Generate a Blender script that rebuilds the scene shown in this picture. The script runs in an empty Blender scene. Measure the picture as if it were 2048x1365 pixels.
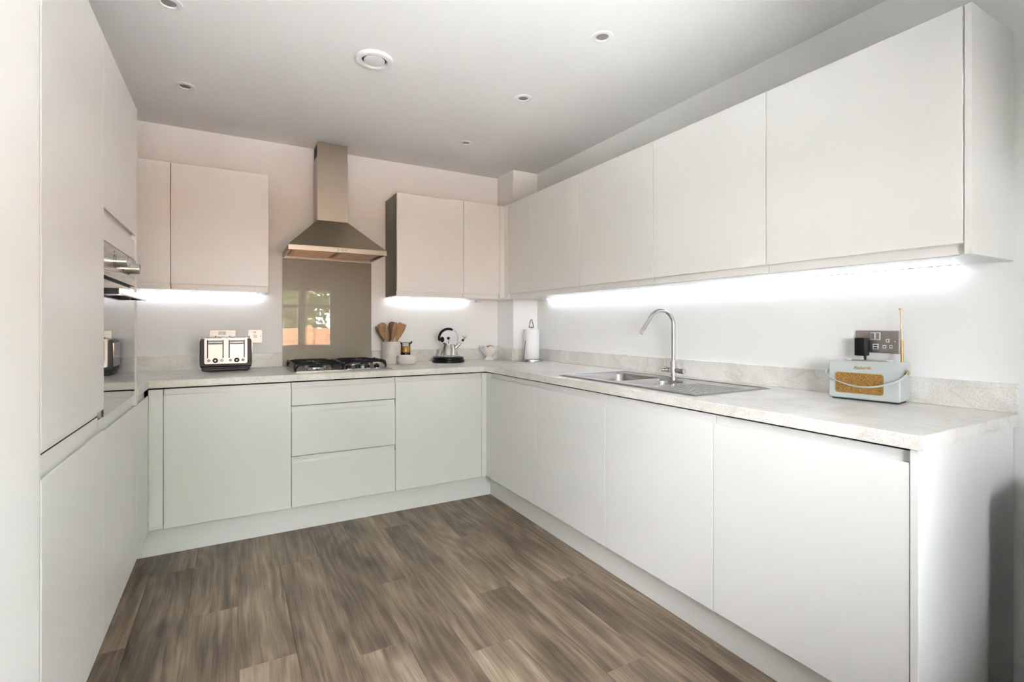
import bpy, bmesh, math, random
from mathutils import Vector, Matrix

S = bpy.context.scene
C = S.collection
random.seed(7)

# ------------------------------------------------------------------ camera
cam_d = bpy.data.cameras.new('camera')
cam = bpy.data.objects.new('camera', cam_d)
C.objects.link(cam)
cam.location = (0, 0, 1.19)
cam.rotation_euler = (math.radians(90), 0, math.radians(-29.224))
cam_d.sensor_fit = 'HORIZONTAL'
cam_d.sensor_width = 36
cam_d.lens = 998.32 * 36 / 2048
cam_d.shift_y = -(682.5 - 651.26) / 2048
cam_d.clip_start = 0.02
S.camera = cam

# ------------------------------------------------------------------ sky and exposure
SKY = 58.0
world = bpy.data.worlds.new('overcast_sky')
S.world = world
world.use_nodes = True
bg = world.node_tree.nodes['Background']
bg.inputs['Color'].default_value = (0.885, 0.90, 0.965, 1)
bg.inputs['Strength'].default_value = SKY
S.view_settings.view_transform = 'Standard'
S.view_settings.look = 'None'
S.view_settings.gamma = 1
S.view_settings.use_curve_mapping = False
S.view_settings.exposure = 0.05
S.cycles.use_denoising = True
S.cycles.use_adaptive_sampling = True
S.cycles.adaptive_threshold = 0.05
S.cycles.adaptive_min_samples = 16
S.cycles.max_bounces = 8
S.cycles.diffuse_bounces = 5
S.cycles.glossy_bounces = 4
S.cycles.transparent_max_bounces = 8
S.cycles.sample_clamp_indirect = 0
S.cycles.caustics_reflective = False
S.cycles.caustics_refractive = False

sun_d = bpy.data.lights.new('sun', 'SUN')
sun_d.energy = 125
sun_d.angle = math.radians(0.6)
sun_d.color = (1.0, 0.98, 0.95)
sun = bpy.data.objects.new('sun', sun_d)
sun.rotation_euler = (math.radians(90 - 68), 0, math.radians(-12))   # high sun behind the camera, through the rear glazing
C.objects.link(sun)


def portal(name, loc, rot, sx, sy):
    d = bpy.data.lights.new(name, 'AREA')
    d.shape = 'RECTANGLE'
    d.size, d.size_y = sx, sy
    d.cycles.is_portal = True
    o = bpy.data.objects.new(name, d)
    o.location, o.rotation_euler = loc, rot
    C.objects.link(o)


# room extents
XR, YB, ZC = 2.17, 3.73, 2.427
YREAR, XL = -0.46, -0.372
NIB = 1.466
WIN = (-0.34, 1.493, 0.798, 2.075)          # long rear window x0 x1 z0 z1
portal('window_portal', ((WIN[0] + WIN[1]) / 2, YREAR - 0.29, (WIN[2] + WIN[3]) / 2),
       (math.radians(90), 0, 0), WIN[1] - WIN[0], WIN[3] - WIN[2])


# ------------------------------------------------------------------ materials
def nodes(name):
    m = bpy.data.materials.new(name)
    m.use_nodes = True
    nt = m.node_tree
    return m, nt, nt.nodes['Principled BSDF'], nt.links


def mat(name, col, rough=0.5, metal=0.0, spec=0.5, coat=0.0, coat_r=0.05, noise=0.0, nscale=40, bump=0.0, bscale=200, emit=None, es=0):
    m, nt, b, L = nodes(name)
    b.inputs['Base Color'].default_value = (*col, 1)
    b.inputs['Roughness'].default_value = rough
    b.inputs['Metallic'].default_value = metal
    b.inputs['Specular IOR Level'].default_value = spec
    b.inputs['Coat Weight'].default_value = coat
    b.inputs['Coat Roughness'].default_value = coat_r
    if emit:
        b.inputs['Emission Color'].default_value = (*emit, 1)
        b.inputs['Emission Strength'].default_value = es
    if noise or bump:
        tc = nt.nodes.new('ShaderNodeTexCoord')
    if noise:
        n = nt.nodes.new('ShaderNodeTexNoise')
        n.inputs['Scale'].default_value = nscale
        n.inputs['Detail'].default_value = 4
        L.new(tc.outputs['Object'], n.inputs['Vector'])
        r = nt.nodes.new('ShaderNodeValToRGB')
        r.color_ramp.elements[0].position = 0.3
        r.color_ramp.elements[1].position = 0.7
        r.color_ramp.elements[0].color = (*[c * (1 - noise) for c in col], 1)
        r.color_ramp.elements[1].color = (*[min(1, c * (1 + noise)) for c in col], 1)
        L.new(n.outputs['Fac'], r.inputs['Fac'])
        L.new(r.outputs['Color'], b.inputs['Base Color'])
    if bump:
        n2 = nt.nodes.new('ShaderNodeTexNoise')
        n2.inputs['Scale'].default_value = bscale
        n2.inputs['Detail'].default_value = 3
        L.new(tc.outputs['Object'], n2.inputs['Vector'])
        bp = nt.nodes.new('ShaderNodeBump')
        bp.inputs['Strength'].default_value = bump
        bp.inputs['Distance'].default_value = 0.002
        L.new(n2.outputs['Fac'], bp.inputs['Height'])
        L.new(bp.outputs['Normal'], b.inputs['Normal'])
    return m


def brushed(name, col, rough, axis, var=0.12, aniso=0.0):
    """brushed metal: streaks stretched along one axis"""
    m, nt, b, L = nodes(name)
    b.inputs['Metallic'].default_value = 1
    tc = nt.nodes.new('ShaderNodeTexCoord')
    mp = nt.nodes.new('ShaderNodeMapping')
    sc = [700, 700, 700]
    sc[axis] = 6
    mp.inputs['Scale'].default_value = sc
    n = nt.nodes.new('ShaderNodeTexNoise')
    n.inputs['Scale'].default_value = 1.0
    n.inputs['Detail'].default_value = 2
    L.new(tc.outputs['Object'], mp.inputs['Vector'])
    L.new(mp.outputs['Vector'], n.inputs['Vector'])
    r = nt.nodes.new('ShaderNodeValToRGB')
    r.color_ramp.elements[0].color = (*[c * (1 - var) for c in col], 1)
    r.color_ramp.elements[1].color = (*[min(1, c * (1 + var)) for c in col], 1)
    L.new(n.outputs['Fac'], r.inputs['Fac'])
    L.new(r.outputs['Color'], b.inputs['Base Color'])
    mr = nt.nodes.new('ShaderNodeMapRange')
    mr.inputs['To Min'].default_value = rough * 0.8
    mr.inputs['To Max'].default_value = rough * 1.25
    L.new(n.outputs['Fac'], mr.inputs['Value'])
    L.new(mr.outputs['Result'], b.inputs['Roughness'])
    return m


def worktop_mat():
    m, nt, b, L = nodes('speckled_laminate')
    N = nt.nodes.new
    tc = N('ShaderNodeTexCoord')
    n1 = N('ShaderNodeTexNoise'); n1.inputs['Scale'].default_value = 240; n1.inputs['Detail'].default_value = 5
    n2 = N('ShaderNodeTexNoise'); n2.inputs['Scale'].default_value = 5; n2.inputs['Detail'].default_value = 6; n2.inputs['Distortion'].default_value = 1.2
    mp = N('ShaderNodeMapping'); mp.inputs['Scale'].default_value = (2.4, 1.0, 2.4); mp.inputs['Rotation'].default_value = (0.2, 0.15, 0.45)
    n3 = N('ShaderNodeTexNoise'); n3.inputs['Scale'].default_value = 2.2; n3.inputs['Detail'].default_value = 4; n3.inputs['Distortion'].default_value = 0.9
    for n in (n1, n2):
        L.new(tc.outputs['Object'], n.inputs['Vector'])
    L.new(tc.outputs['Object'], mp.inputs['Vector']); L.new(mp.outputs['Vector'], n3.inputs['Vector'])
    r1 = N('ShaderNodeValToRGB')
    e = r1.color_ramp.elements
    e[0].position = 0.34; e[0].color = (0.68, 0.655, 0.61, 1)
    e[1].position = 0.54; e[1].color = (0.82, 0.805, 0.775, 1)
    L.new(n1.outputs['Fac'], r1.inputs['Fac'])
    r2 = N('ShaderNodeValToRGB')
    e = r2.color_ramp.elements
    e[0].position = 0.35; e[0].color = (0.90, 0.89, 0.87, 1)
    e[1].position = 0.65; e[1].color = (1.06, 1.06, 1.05, 1)
    L.new(n2.outputs['Fac'], r2.inputs['Fac'])
    mu = N('ShaderNodeMix'); mu.data_type = 'RGBA'; mu.blend_type = 'MULTIPLY'; mu.inputs['Factor'].default_value = 1
    L.new(r1.outputs['Color'], mu.inputs['A']); L.new(r2.outputs['Color'], mu.inputs['B'])
    r3 = N('ShaderNodeValToRGB')   # thin darker veins where the noise crosses its middle
    e = r3.color_ramp.elements
    e[0].position = 0.485; e[0].color = (0, 0, 0, 1)
    e[1].position = 0.515; e[1].color = (0, 0, 0, 1)
    q = r3.color_ramp.elements.new(0.5); q.color = (0.35, 0.35, 0.35, 1)
    L.new(n3.outputs['Fac'], r3.inputs['Fac'])
    mv = N('ShaderNodeMix'); mv.data_type = 'RGBA'
    L.new(r3.outputs['Color'], mv.inputs['Factor'])
    L.new(mu.outputs['Result'], mv.inputs['A'])
    mv.inputs['B'].default_value = (0.50, 0.46, 0.40, 1)
    L.new(mv.outputs['Result'], b.inputs['Base Color'])
    b.inputs['Roughness'].default_value = 0.32
    return m


def floor_mat():
    m, nt, b, L = nodes('grey_oak_plank')
    N = nt.nodes.new
    tc = N('ShaderNodeTexCoord')
    oi = N('ShaderNodeObjectInfo')
    add = N('ShaderNodeVectorMath'); add.operation = 'MULTIPLY_ADD'
    cb = N('ShaderNodeCombineXYZ')
    for i in range(3):
        L.new(oi.outputs['Random'], cb.inputs[i])
    L.new(cb.outputs['Vector'], add.inputs[0]); add.inputs[1].default_value = (37, 53, 71)
    L.new(tc.outputs['Object'], add.inputs[2])
    # warp, then stretch along the board
    nw = N('ShaderNodeTexNoise'); nw.inputs['Scale'].default_value = 2.6; nw.inputs['Detail'].default_value = 3
    L.new(add.outputs['Vector'], nw.inputs['Vector'])
    w = N('ShaderNodeVectorMath'); w.operation = 'MULTIPLY_ADD'
    L.new(nw.outputs['Color'], w.inputs[0]); w.inputs[1].default_value = (0.035, 0.02, 0)
    L.new(add.outputs['Vector'], w.inputs[2])
    mp = N('ShaderNodeMapping'); mp.inputs['Scale'].default_value = (42, 1.6, 1)
    L.new(w.outputs['Vector'], mp.inputs['Vector'])
    g = N('ShaderNodeTexNoise'); g.inputs['Scale'].default_value = 1; g.inputs['Detail'].default_value = 6; g.inputs['Roughness'].default_value = 0.62
    L.new(mp.outputs['Vector'], g.inputs['Vector'])
    mp2 = N('ShaderNodeMapping'); mp2.inputs['Scale'].default_value = (170, 5, 1)
    L.new(w.outputs['Vector'], mp2.inputs['Vector'])
    g2 = N('ShaderNodeTexNoise'); g2.inputs['Scale'].default_value = 1; g2.inputs['Detail'].default_value = 3
    L.new(mp2.outputs['Vector'], g2.inputs['Vector'])
    # broad smoky patches and cathedral figure
    mp3 = N('ShaderNodeMapping'); mp3.inputs['Scale'].default_value = (5.0, 1.5, 1)
    L.new(add.outputs['Vector'], mp3.inputs['Vector'])
    pt = N('ShaderNodeTexNoise'); pt.inputs['Scale'].default_value = 1.25; pt.inputs['Detail'].default_value = 3
    L.new(mp3.outputs['Vector'], pt.inputs['Vector'])
    mp4 = N('ShaderNodeMapping'); mp4.inputs['Scale'].default_value = (6.5, 0.85, 1)
    L.new(w.outputs['Vector'], mp4.inputs['Vector'])
    cf = N('ShaderNodeTexNoise'); cf.inputs['Scale'].default_value = 1.0; cf.inputs['Detail'].default_value = 1
    L.new(mp4.outputs['Vector'], cf.inputs['Vector'])
    sn = N('ShaderNodeMath'); sn.operation = 'MULTIPLY'; sn.inputs[1].default_value = 60
    L.new(cf.outputs['Fac'], sn.inputs[0])
    si = N('ShaderNodeMath'); si.operation = 'SINE'
    L.new(sn.outputs[0], si.inputs[0])
    # knots
    vk = N('ShaderNodeTexVoronoi'); vk.inputs['Scale'].default_value = 1.0
    mp5 = N('ShaderNodeMapping'); mp5.inputs['Scale'].default_value = (5.5, 2.4, 1)
    L.new(w.outputs['Vector'], mp5.inputs['Vector']); L.new(mp5.outputs['Vector'], vk.inputs['Vector'])
    kr = N('ShaderNodeMapRange'); kr.inputs['From Min'].default_value = 0.03; kr.inputs['From Max'].default_value = 0.22
    kr.inputs['To Min'].default_value = 1; kr.inputs['To Max'].default_value = 0
    L.new(vk.outputs['Distance'], kr.inputs['Value'])
    # sum of the tones

    def ma(op, a, bb, c=None):
        n = N('ShaderNodeMath'); n.operation = op
        for i, v in enumerate((a, bb, c)):
            if v is None:
                continue
            if isinstance(v, (int, float)):
                n.inputs[i].default_value = v
            else:
                L.new(v, n.inputs[i])
        return n.outputs[0]
    t = ma('MULTIPLY_ADD', g.outputs['Fac'], 0.90, -0.015)
    t = ma('MULTIPLY_ADD', g2.outputs['Fac'], 0.46, t)
    t = ma('MULTIPLY_ADD', pt.outputs['Fac'], 0.95, t)
    t = ma('MULTIPLY_ADD', si.outputs[0], 0.06, t)
    t = ma('ADD', t, -0.66)
    t = ma('MULTIPLY_ADD', kr.outputs['Result'], -0.30, t)
    sep = N('ShaderNodeSeparateColor'); L.new(oi.outputs['Color'], sep.inputs['Color'])
    t = ma('ADD', t, ma('MULTIPLY_ADD', sep.outputs['Red'], 1.0, -0.5))
    ramp = N('ShaderNodeValToRGB')
    e = ramp.color_ramp.elements
    e[0].position = 0.10; e[0].color = (0.060, 0.042, 0.029, 1)
    e[1].position = 0.92; e[1].color = (0.43, 0.345, 0.255, 1)
    q = e.new(0.36); q.color = (0.132, 0.095, 0.064, 1)
    q = e.new(0.62); q.color = (0.250, 0.187, 0.128, 1)
    L.new(t, ramp.inputs['Fac'])
    L.new(ramp.outputs['Color'], b.inputs['Base Color'])
    b.inputs['Roughness'].default_value = 0.42
    bp = N('ShaderNodeBump'); bp.inputs['Strength'].default_value = 0.12; bp.inputs['Distance'].default_value = 0.001
    L.new(g2.outputs['Fac'], bp.inputs['Height']); L.new(bp.outputs['Normal'], b.inputs['Normal'])
    return m


def wood_mat(name, c0, c1):
    m, nt, b, L = nodes(name)
    N = nt.nodes.new
    tc = N('ShaderNodeTexCoord')
    mp = N('ShaderNodeMapping'); mp.inputs['Scale'].default_value = (90, 90, 7)
    n = N('ShaderNodeTexNoise'); n.inputs['Scale'].default_value = 1; n.inputs['Detail'].default_value = 3
    L.new(tc.outputs['Object'], mp.inputs['Vector']); L.new(mp.outputs['Vector'], n.inputs['Vector'])
    r = N('ShaderNodeValToRGB')
    r.color_ramp.elements[0].position = 0.3; r.color_ramp.elements[0].color = (*c0, 1)
    r.color_ramp.elements[1].position = 0.7; r.color_ramp.elements[1].color = (*c1, 1)
    L.new(n.outputs['Fac'], r.inputs['Fac']); L.new(r.outputs['Color'], b.inputs['Base Color'])
    b.inputs['Roughness'].default_value = 0.55
    return m


def pane_mat(name, tint, refl=1.0):
    """thin clear glazing: see-through with a Fresnel reflection"""
    m = bpy.data.materials.new(name)
    m.use_nodes = True
    nt = m.node_tree
    nt.nodes.clear()
    N = nt.nodes.new
    out = N('ShaderNodeOutputMaterial')
    tr = N('ShaderNodeBsdfTransparent'); tr.inputs['Color'].default_value = (*tint, 1)
    gl = N('ShaderNodeBsdfGlossy'); gl.inputs['Roughness'].default_value = 0.01
    fr = N('ShaderNodeFresnel'); fr.inputs['IOR'].default_value = 1.45
    mx = N('ShaderNodeMixShader')
    L = nt.links
    L.new(fr.outputs[0], mx.inputs[0]); L.new(tr.outputs[0], mx.inputs[1]); L.new(gl.outputs[0], mx.inputs[2])
    L.new(mx.outputs[0], out.inputs['Surface'])
    return m


def grille_mat():
    m, nt, b, L = nodes('tan_woven_grille')
    N = nt.nodes.new
    tc = N('ShaderNodeTexCoord')
    n = N('ShaderNodeTexNoise'); n.inputs['Scale'].default_value = 420; n.inputs['Detail'].default_value = 2
    L.new(tc.outputs['Object'], n.inputs['Vector'])
    r = N('ShaderNodeValToRGB')
    r.color_ramp.elements[0].position = 0.35; r.color_ramp.elements[0].color = (0.16, 0.075, 0.012, 1)
    r.color_ramp.elements[1].position = 0.65; r.color_ramp.elements[1].color = (0.50, 0.28, 0.07, 1)
    L.new(n.outputs['Fac'], r.inputs['Fac']); L.new(r.outputs['Color'], b.inputs['Base Color'])
    b.inputs['Roughness'].default_value = 0.8
    return m


M = dict(
    wall=mat('white_wall_paint', (0.90, 0.90, 0.89), 0.85),
    ceil=mat('white_ceiling_paint', (0.90, 0.90, 0.89), 0.9),
    trim=mat('white_gloss_trim', (0.82, 0.82, 0.81), 0.3),
    door=mat('off_white_satin_door', (0.80, 0.795, 0.78), 0.36, spec=0.45),
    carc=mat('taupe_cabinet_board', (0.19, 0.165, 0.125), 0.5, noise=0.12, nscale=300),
    under=mat('white_cabinet_board', (0.74, 0.735, 0.71), 0.28),
    dark=mat('black_shadow_gap', (0.02, 0.018, 0.016), 0.7),
    top=worktop_mat(),
    plank=floor_mat(),
    sub=mat('grey_screed', (0.05, 0.045, 0.04), 0.9),
    steelx=brushed('brushed_steel_hood', (0.44, 0.395, 0.335), 0.34, 0, 0.06),
    steelh=brushed('brushed_steel_canopy', (0.42, 0.36, 0.285), 0.36, 0, 0.06),
    steel=brushed('brushed_steel', (0.50, 0.49, 0.47), 0.28, 1, 0.04),
    sink=brushed('sink_steel', (0.50, 0.495, 0.49), 0.24, 1, 0.05),
    chrome=mat('polished_chrome', (0.78, 0.78, 0.78), 0.08, 1),
    satin=mat('satin_chrome', (0.62, 0.61, 0.59), 0.22, 1),
    iron=mat('black_cast_iron', (0.012, 0.012, 0.012), 0.5, bump=0.1, bscale=600),
    black=mat('black_plastic', (0.010, 0.010, 0.011), 0.30, spec=0.25),
    blackm=mat('matt_black_plastic', (0.02, 0.02, 0.02), 0.6),
    glassd=mat('dark_oven_glass', (0.02, 0.02, 0.022), 0.03, spec=1.0, coat=1.0, coat_r=0.02),
    splash=mat('taupe_splashback_glass', (0.26, 0.225, 0.175), 0.35, coat=1.0, coat_r=0.015),
    plate=brushed('brushed_socket_plate', (0.44, 0.41, 0.375), 0.42, 0),
    toast=brushed('brushed_toaster_steel', (0.50, 0.48, 0.465), 0.40, 0, 0.05),
    white=mat('white_plastic', (0.80, 0.80, 0.79), 0.35),
    ceram=mat('white_glazed_ceramic', (0.80, 0.775, 0.745), 0.22, coat=0.5),
    marble=mat('white_stoneware', (0.74, 0.70, 0.665), 0.35, noise=0.09, nscale=22),
    bowlw=mat('cream_stoneware', (0.78, 0.745, 0.70), 0.3),
    paper=mat('white_kitchen_paper', (0.84, 0.84, 0.84), 0.95, bump=0.25, bscale=240),
    wood=wood_mat('light_utensil_wood', (0.36, 0.18, 0.075), (0.56, 0.31, 0.15)),
    woodd=wood_mat('dark_utensil_wood', (0.10, 0.05, 0.025), (0.24, 0.125, 0.06)),
    woodm=wood_mat('olive_utensil_wood', (0.22, 0.125, 0.05), (0.42, 0.25, 0.11)),
    egg=mat('brown_egg_shell', (0.55, 0.26, 0.13), 0.5, noise=0.08, nscale=60),
    amber=mat('amber_syrup', (0.62, 0.34, 0.02), 0.08, coat=0.8),
    molass=mat('dark_syrup', (0.045, 0.02, 0.008), 0.06, coat=0.8),
    jarglass=pane_mat('clear_jar_glass', (0.96, 0.97, 0.96)),
    pane=pane_mat('window_glass', (0.97, 0.98, 0.97)),
    radio=mat('pale_duck_egg_leather', (0.515, 0.555, 0.55), 0.45, bump=0.08, bscale=900),
    strap=mat('pale_grey_strap', (0.60, 0.635, 0.635), 0.45),
    gun=mat('dark_steel_wire', (0.16, 0.15, 0.14), 0.3, 1),
    gold=mat('brushed_gold', (0.55, 0.37, 0.14), 0.38, 1),
    brass=mat('pale_brass', (0.58, 0.43, 0.25), 0.35, 1),
    grille=grille_mat(),
    red=mat('red_print', (0.6, 0.03, 0.02), 0.5),
    led=mat('white_led', (1, 1, 1), 0.5, emit=(0.80, 0.87, 1.0), es=180),
    tape=mat('white_led_tape', (0.85, 0.85, 0.85), 0.5),
    lens=mat('grey_lamp_glass', (0.30, 0.28, 0.25), 0.15, spec=0.8),
    blind=mat('grey_blind_fabric', (0.30, 0.295, 0.29), 0.9, bump=0.2, bscale=300),
    bin=mat('dark_grey_bin_steel', (0.07, 0.07, 0.067), 0.4, 0.0),
    bark=mat('brown_bark', (0.09, 0.06, 0.04), 0.9, noise=0.3, nscale=20),
    leaf1=mat('mid_green_leaf', (0.12, 0.165, 0.05), 0.6, noise=0.35, nscale=2),
    leaf2=mat('yellow_green_leaf', (0.23, 0.27, 0.09), 0.6, noise=0.35, nscale=2),
    lawn=mat('lawn_green', (0.10, 0.125, 0.06), 0.95, noise=0.3, nscale=9),
    fence=mat('orange_fence_board', (0.50, 0.24, 0.11), 0.8, noise=0.15, nscale=12),
    bounce_stone=mat('pale_bounce_stone', (0.56, 0.58, 0.60), 0.9, noise=0.15, nscale=8),
)


# ------------------------------------------------------------------ mesh helpers
def BM():
    return bmesh.new()


def box(bm, x0, x1, y0, y1, z0, z1):
    x0, x1 = min(x0, x1), max(x0, x1)
    y0, y1 = min(y0, y1), max(y0, y1)
    z0, z1 = min(z0, z1), max(z0, z1)
    v = [bm.verts.new(p) for p in ((x0, y0, z0), (x1, y0, z0), (x1, y1, z0), (x0, y1, z0), (x0, y0, z1), (x1, y0, z1), (x1, y1, z1), (x0, y1, z1))]
    for f in ((3, 2, 1, 0), (4, 5, 6, 7), (0, 1, 5, 4), (1, 2, 6, 5), (2, 3, 7, 6), (3, 0, 4, 7)):
        bm.faces.new([v[i] for i in f])
    return bm


def prism(bm, pts, f, a0, a1):
    A = [bm.verts.new(f(p, q, a0)) for p, q in pts]
    B = [bm.verts.new(f(p, q, a1)) for p, q in pts]
    n = len(pts)
    bm.faces.new(A)
    bm.faces.new(B[::-1])
    for i in range(n):
        bm.faces.new((A[i], B[i], B[(i + 1) % n], A[(i + 1) % n]))
    return bm


def lathe(bm, prof, cx=0, cy=0, seg=36, fn=None):
    """prof: (r, z) list; fn(angle, r, z) may change r"""
    rings = []
    for r, z in prof:
        if r < 1e-6:
            rings.append([bm.verts.new((cx, cy, z))])
        else:
            ring = []
            for i in range(seg):
                a = 2 * math.pi * i / seg
                rr, zz = (fn(a, r, z) if fn else (r, z))
                ring.append(bm.verts.new((cx + rr * math.cos(a), cy + rr * math.sin(a), zz)))
            rings.append(ring)
    for A, B in zip(rings, rings[1:]):
        if len(A) == 1 and len(B) == 1:
            continue
        for i in range(seg):
            j = (i + 1) % seg
            if len(A) == 1:
                bm.faces.new((A[0], B[i], B[j]))
            elif len(B) == 1:
                bm.faces.new((A[i], A[j], B[0]))
            else:
                bm.faces.new((A[i], A[j], B[j], B[i]))
    return bm


def tube(bm, path, r, seg=12, flat=None):
    """sweep a circle (or a flat ellipse) along a path"""
    P = [Vector(p) for p in path]
    R = r if isinstance(r, (list, tuple)) else [r] * len(P)
    n = len(P)
    T = []
    for i in range(n):
        d = P[min(i + 1, n - 1)] - P[max(i - 1, 0)]
        T.append(d.normalized())
    up = Vector((0, 0, 1)) if abs(T[0].z) < 0.9 else Vector((1, 0, 0))
    u = T[0].cross(up).normalized()
    rings = []
    for i in range(n):
        u = (u - T[i] * u.dot(T[i])).normalized()
        w = T[i].cross(u)
        ring = []
        for k in range(seg):
            a = 2 * math.pi * k / seg
            ca, sa = math.cos(a), math.sin(a)
            if flat:
                ring.append(bm.verts.new(P[i] + u * (ca * R[i] * flat[0]) + w * (sa * R[i] * flat[1])))
            else:
                ring.append(bm.verts.new(P[i] + u * (ca * R[i]) + w * (sa * R[i])))
        rings.append(ring)
    for A, B in zip(rings, rings[1:]):
        for k in range(seg):
            j = (k + 1) % seg
            bm.faces.new((A[k], A[j], B[j], B[k]))
    bm.faces.new(rings[0][::-1])
    bm.faces.new(rings[-1])
    return bm


def cyl(bm, p0, p1, r, seg=24):
    return tube(bm, (p0, p1), r, seg)


def ball(bm, c, r, s=(1, 1, 1), seg=20, rings=12):
    prof = [(math.sin(math.pi * i / rings) * r, -math.cos(math.pi * i / rings) * r) for i in range(rings + 1)]
    prof[0] = (0, -r)
    prof[-1] = (0, r)
    b2 = BM()
    lathe(b2, prof, 0, 0, seg)
    vm = {}
    for v in b2.verts:
        vm[v] = bm.verts.new((c[0] + v.co.x * s[0], c[1] + v.co.y * s[1], c[2] + v.co.z * s[2]))
    for f in b2.faces:
        bm.faces.new([vm[v] for v in f.verts])
    b2.free()
    return bm


def rrect(x0, x1, y0, y1, r, n=6):
    pts = []
    for cx, cy, a0 in ((x1 - r, y1 - r, 0), (x0 + r, y1 - r, 90), (x0 + r, y0 + r, 180), (x1 - r, y0 + r, 270)):
        for i in range(n + 1):
            a = math.radians(a0 + 90 * i / n)
            pts.append((cx + r * math.cos(a), cy + r * math.sin(a)))
    return pts


def cells(bm, xs, ys, inside, f, a0, a1):
    """slab with holes: cells of a grid for which inside(cx, cy) holds, between a0 and a1"""
    nx, ny = len(xs) - 1, len(ys) - 1
    ins = [[inside((xs[i] + xs[i + 1]) / 2, (ys[j] + ys[j + 1]) / 2) for j in range(ny)] for i in range(nx)]
    vt = {}

    def V(i, j, k):
        if (i, j, k) not in vt:
            vt[(i, j, k)] = bm.verts.new(f(xs[i], ys[j], (a0, a1)[k]))
        return vt[(i, j, k)]
    for i in range(nx):
        for j in range(ny):
            if not ins[i][j]:
                continue
            bm.faces.new((V(i, j, 0), V(i, j + 1, 0), V(i + 1, j + 1, 0), V(i + 1, j, 0)))
            bm.faces.new((V(i, j, 1), V(i + 1, j, 1), V(i + 1, j + 1, 1), V(i, j + 1, 1)))
            for di, dj, e in ((-1, 0, ((i, j), (i, j + 1))), (1, 0, ((i + 1, j), (i + 1, j + 1))), (0, -1, ((i, j), (i + 1, j))), (0, 1, ((i, j + 1), (i + 1, j + 1)))):
                a, b2 = i + di, j + dj
                if not (0 <= a < nx and 0 <= b2 < ny and ins[a][b2]):
                    bm.faces.new((V(*e[0], 0), V(*e[1], 0), V(*e[1], 1), V(*e[0], 1)))
    bmesh.ops.recalc_face_normals(bm, faces=bm.faces)
    bmesh.ops.dissolve_limit(bm, angle_limit=0.01, verts=bm.verts, edges=bm.edges)
    return bm


def mk(name, bm, m, parent=None, bev=0, world=True, smooth=True, seg=2, kind=None):
    bmesh.ops.recalc_face_normals(bm, faces=bm.faces)
    if parent is not None and world:
        root = parent
        while root.parent:
            root = root.parent
        bmesh.ops.translate(bm, verts=bm.verts, vec=-root.location)
    me = bpy.data.meshes.new(name)
    bm.to_mesh(me)
    bm.free()
    me.materials.append(M[m])
    if smooth:
        me.shade_smooth()
        me.set_sharp_from_angle(angle=math.radians(32))
    o = bpy.data.objects.new(name, me)
    C.objects.link(o)
    if parent is not None:
        o.parent = parent
    if bev:
        md = o.modifiers.new('Bevel', 'BEVEL')
        md.width = bev
        md.segments = seg
        md.limit_method = 'ANGLE'
        md.angle_limit = math.radians(40)
    if kind:
        o['kind'] = kind
    return o


def tag(o, label, cat, group=None):
    o['label'] = label
    o['category'] = cat
    if group:
        o['group'] = group
    return o


def thing(name, loc, label, cat, group=None, rz=0):
    o = bpy.data.objects.new(name, None)
    o.empty_display_size = 0.05
    C.objects.link(o)
    o.location = loc
    o.rotation_euler = (0, 0, rz)
    return tag(o, label, cat, group)


def copy_of(src, parent, loc=None):
    c = src.copy()
    C.objects.link(c)
    c.parent = parent
    if loc is not None:
        c.location = loc
    return c


def struct(name, bm, m, bev=0):
    return mk(name, bm, m, None, bev=bev, kind='structure')


# ------------------------------------------------------------------ room shell
T = 0.28
fl = struct('floor', box(BM(), -1.15, XR + T, YREAR - T, YB + T, -0.06, -0.012), 'sub')
struct('ceiling', box(BM(), -1.15, XR + T, YREAR - T, YB + T, ZC, ZC + 0.1), 'ceil')
struct('wall_back', box(BM(), -1.15, XR + T, YB, YB + T, -0.06, ZC), 'wall')
struct('wall_right', box(BM(), XR, XR + T, YREAR, YB, -0.06, ZC), 'wall')
struct('wall_corner', box(BM(), 1.946, XR, 3.458, YB, 0, ZC), 'wall')
struct('wall_side', box(BM(), -1.15, -1.0, NIB, YB, -0.06, ZC), 'wall')
struct('wall_left', box(BM(), -1.15, XL, YREAR, NIB, -0.06, ZC), 'wall')
xs = [-1.15, WIN[0], WIN[1], XR + T]
zs = [-0.06, WIN[2], WIN[3], ZC]
struct('wall_rear', cells(BM(), xs, zs, lambda x, z: not (WIN[0] < x < WIN[1] and WIN[2] < z < WIN[3]),
                          lambda a, b, c: (a, c, b), YREAR - T, YREAR), 'wall')
# skirting by the right wall, in front of the end panel
sk = [(0, 0), (0.016, 0), (0.016, 0.088), (0.011, 0.098), (0.011, 0.112), (0.006, 0.122), (0, 0.122)]
struct('baseboard_right', prism(BM(), sk, lambda p, q, a: (XR - p, a, q), YREAR, 0.604), 'trim', 0.001)
struct('baseboard_rear', prism(BM(), sk, lambda p, q, a: (a, YREAR + p, q), XL, XR - 0.016), 'trim', 0.001)
struct('baseboard_left', prism(BM(), sk, lambda p, q, a: (XL + p, a, q), YREAR, NIB), 'trim', 0.001)

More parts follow.
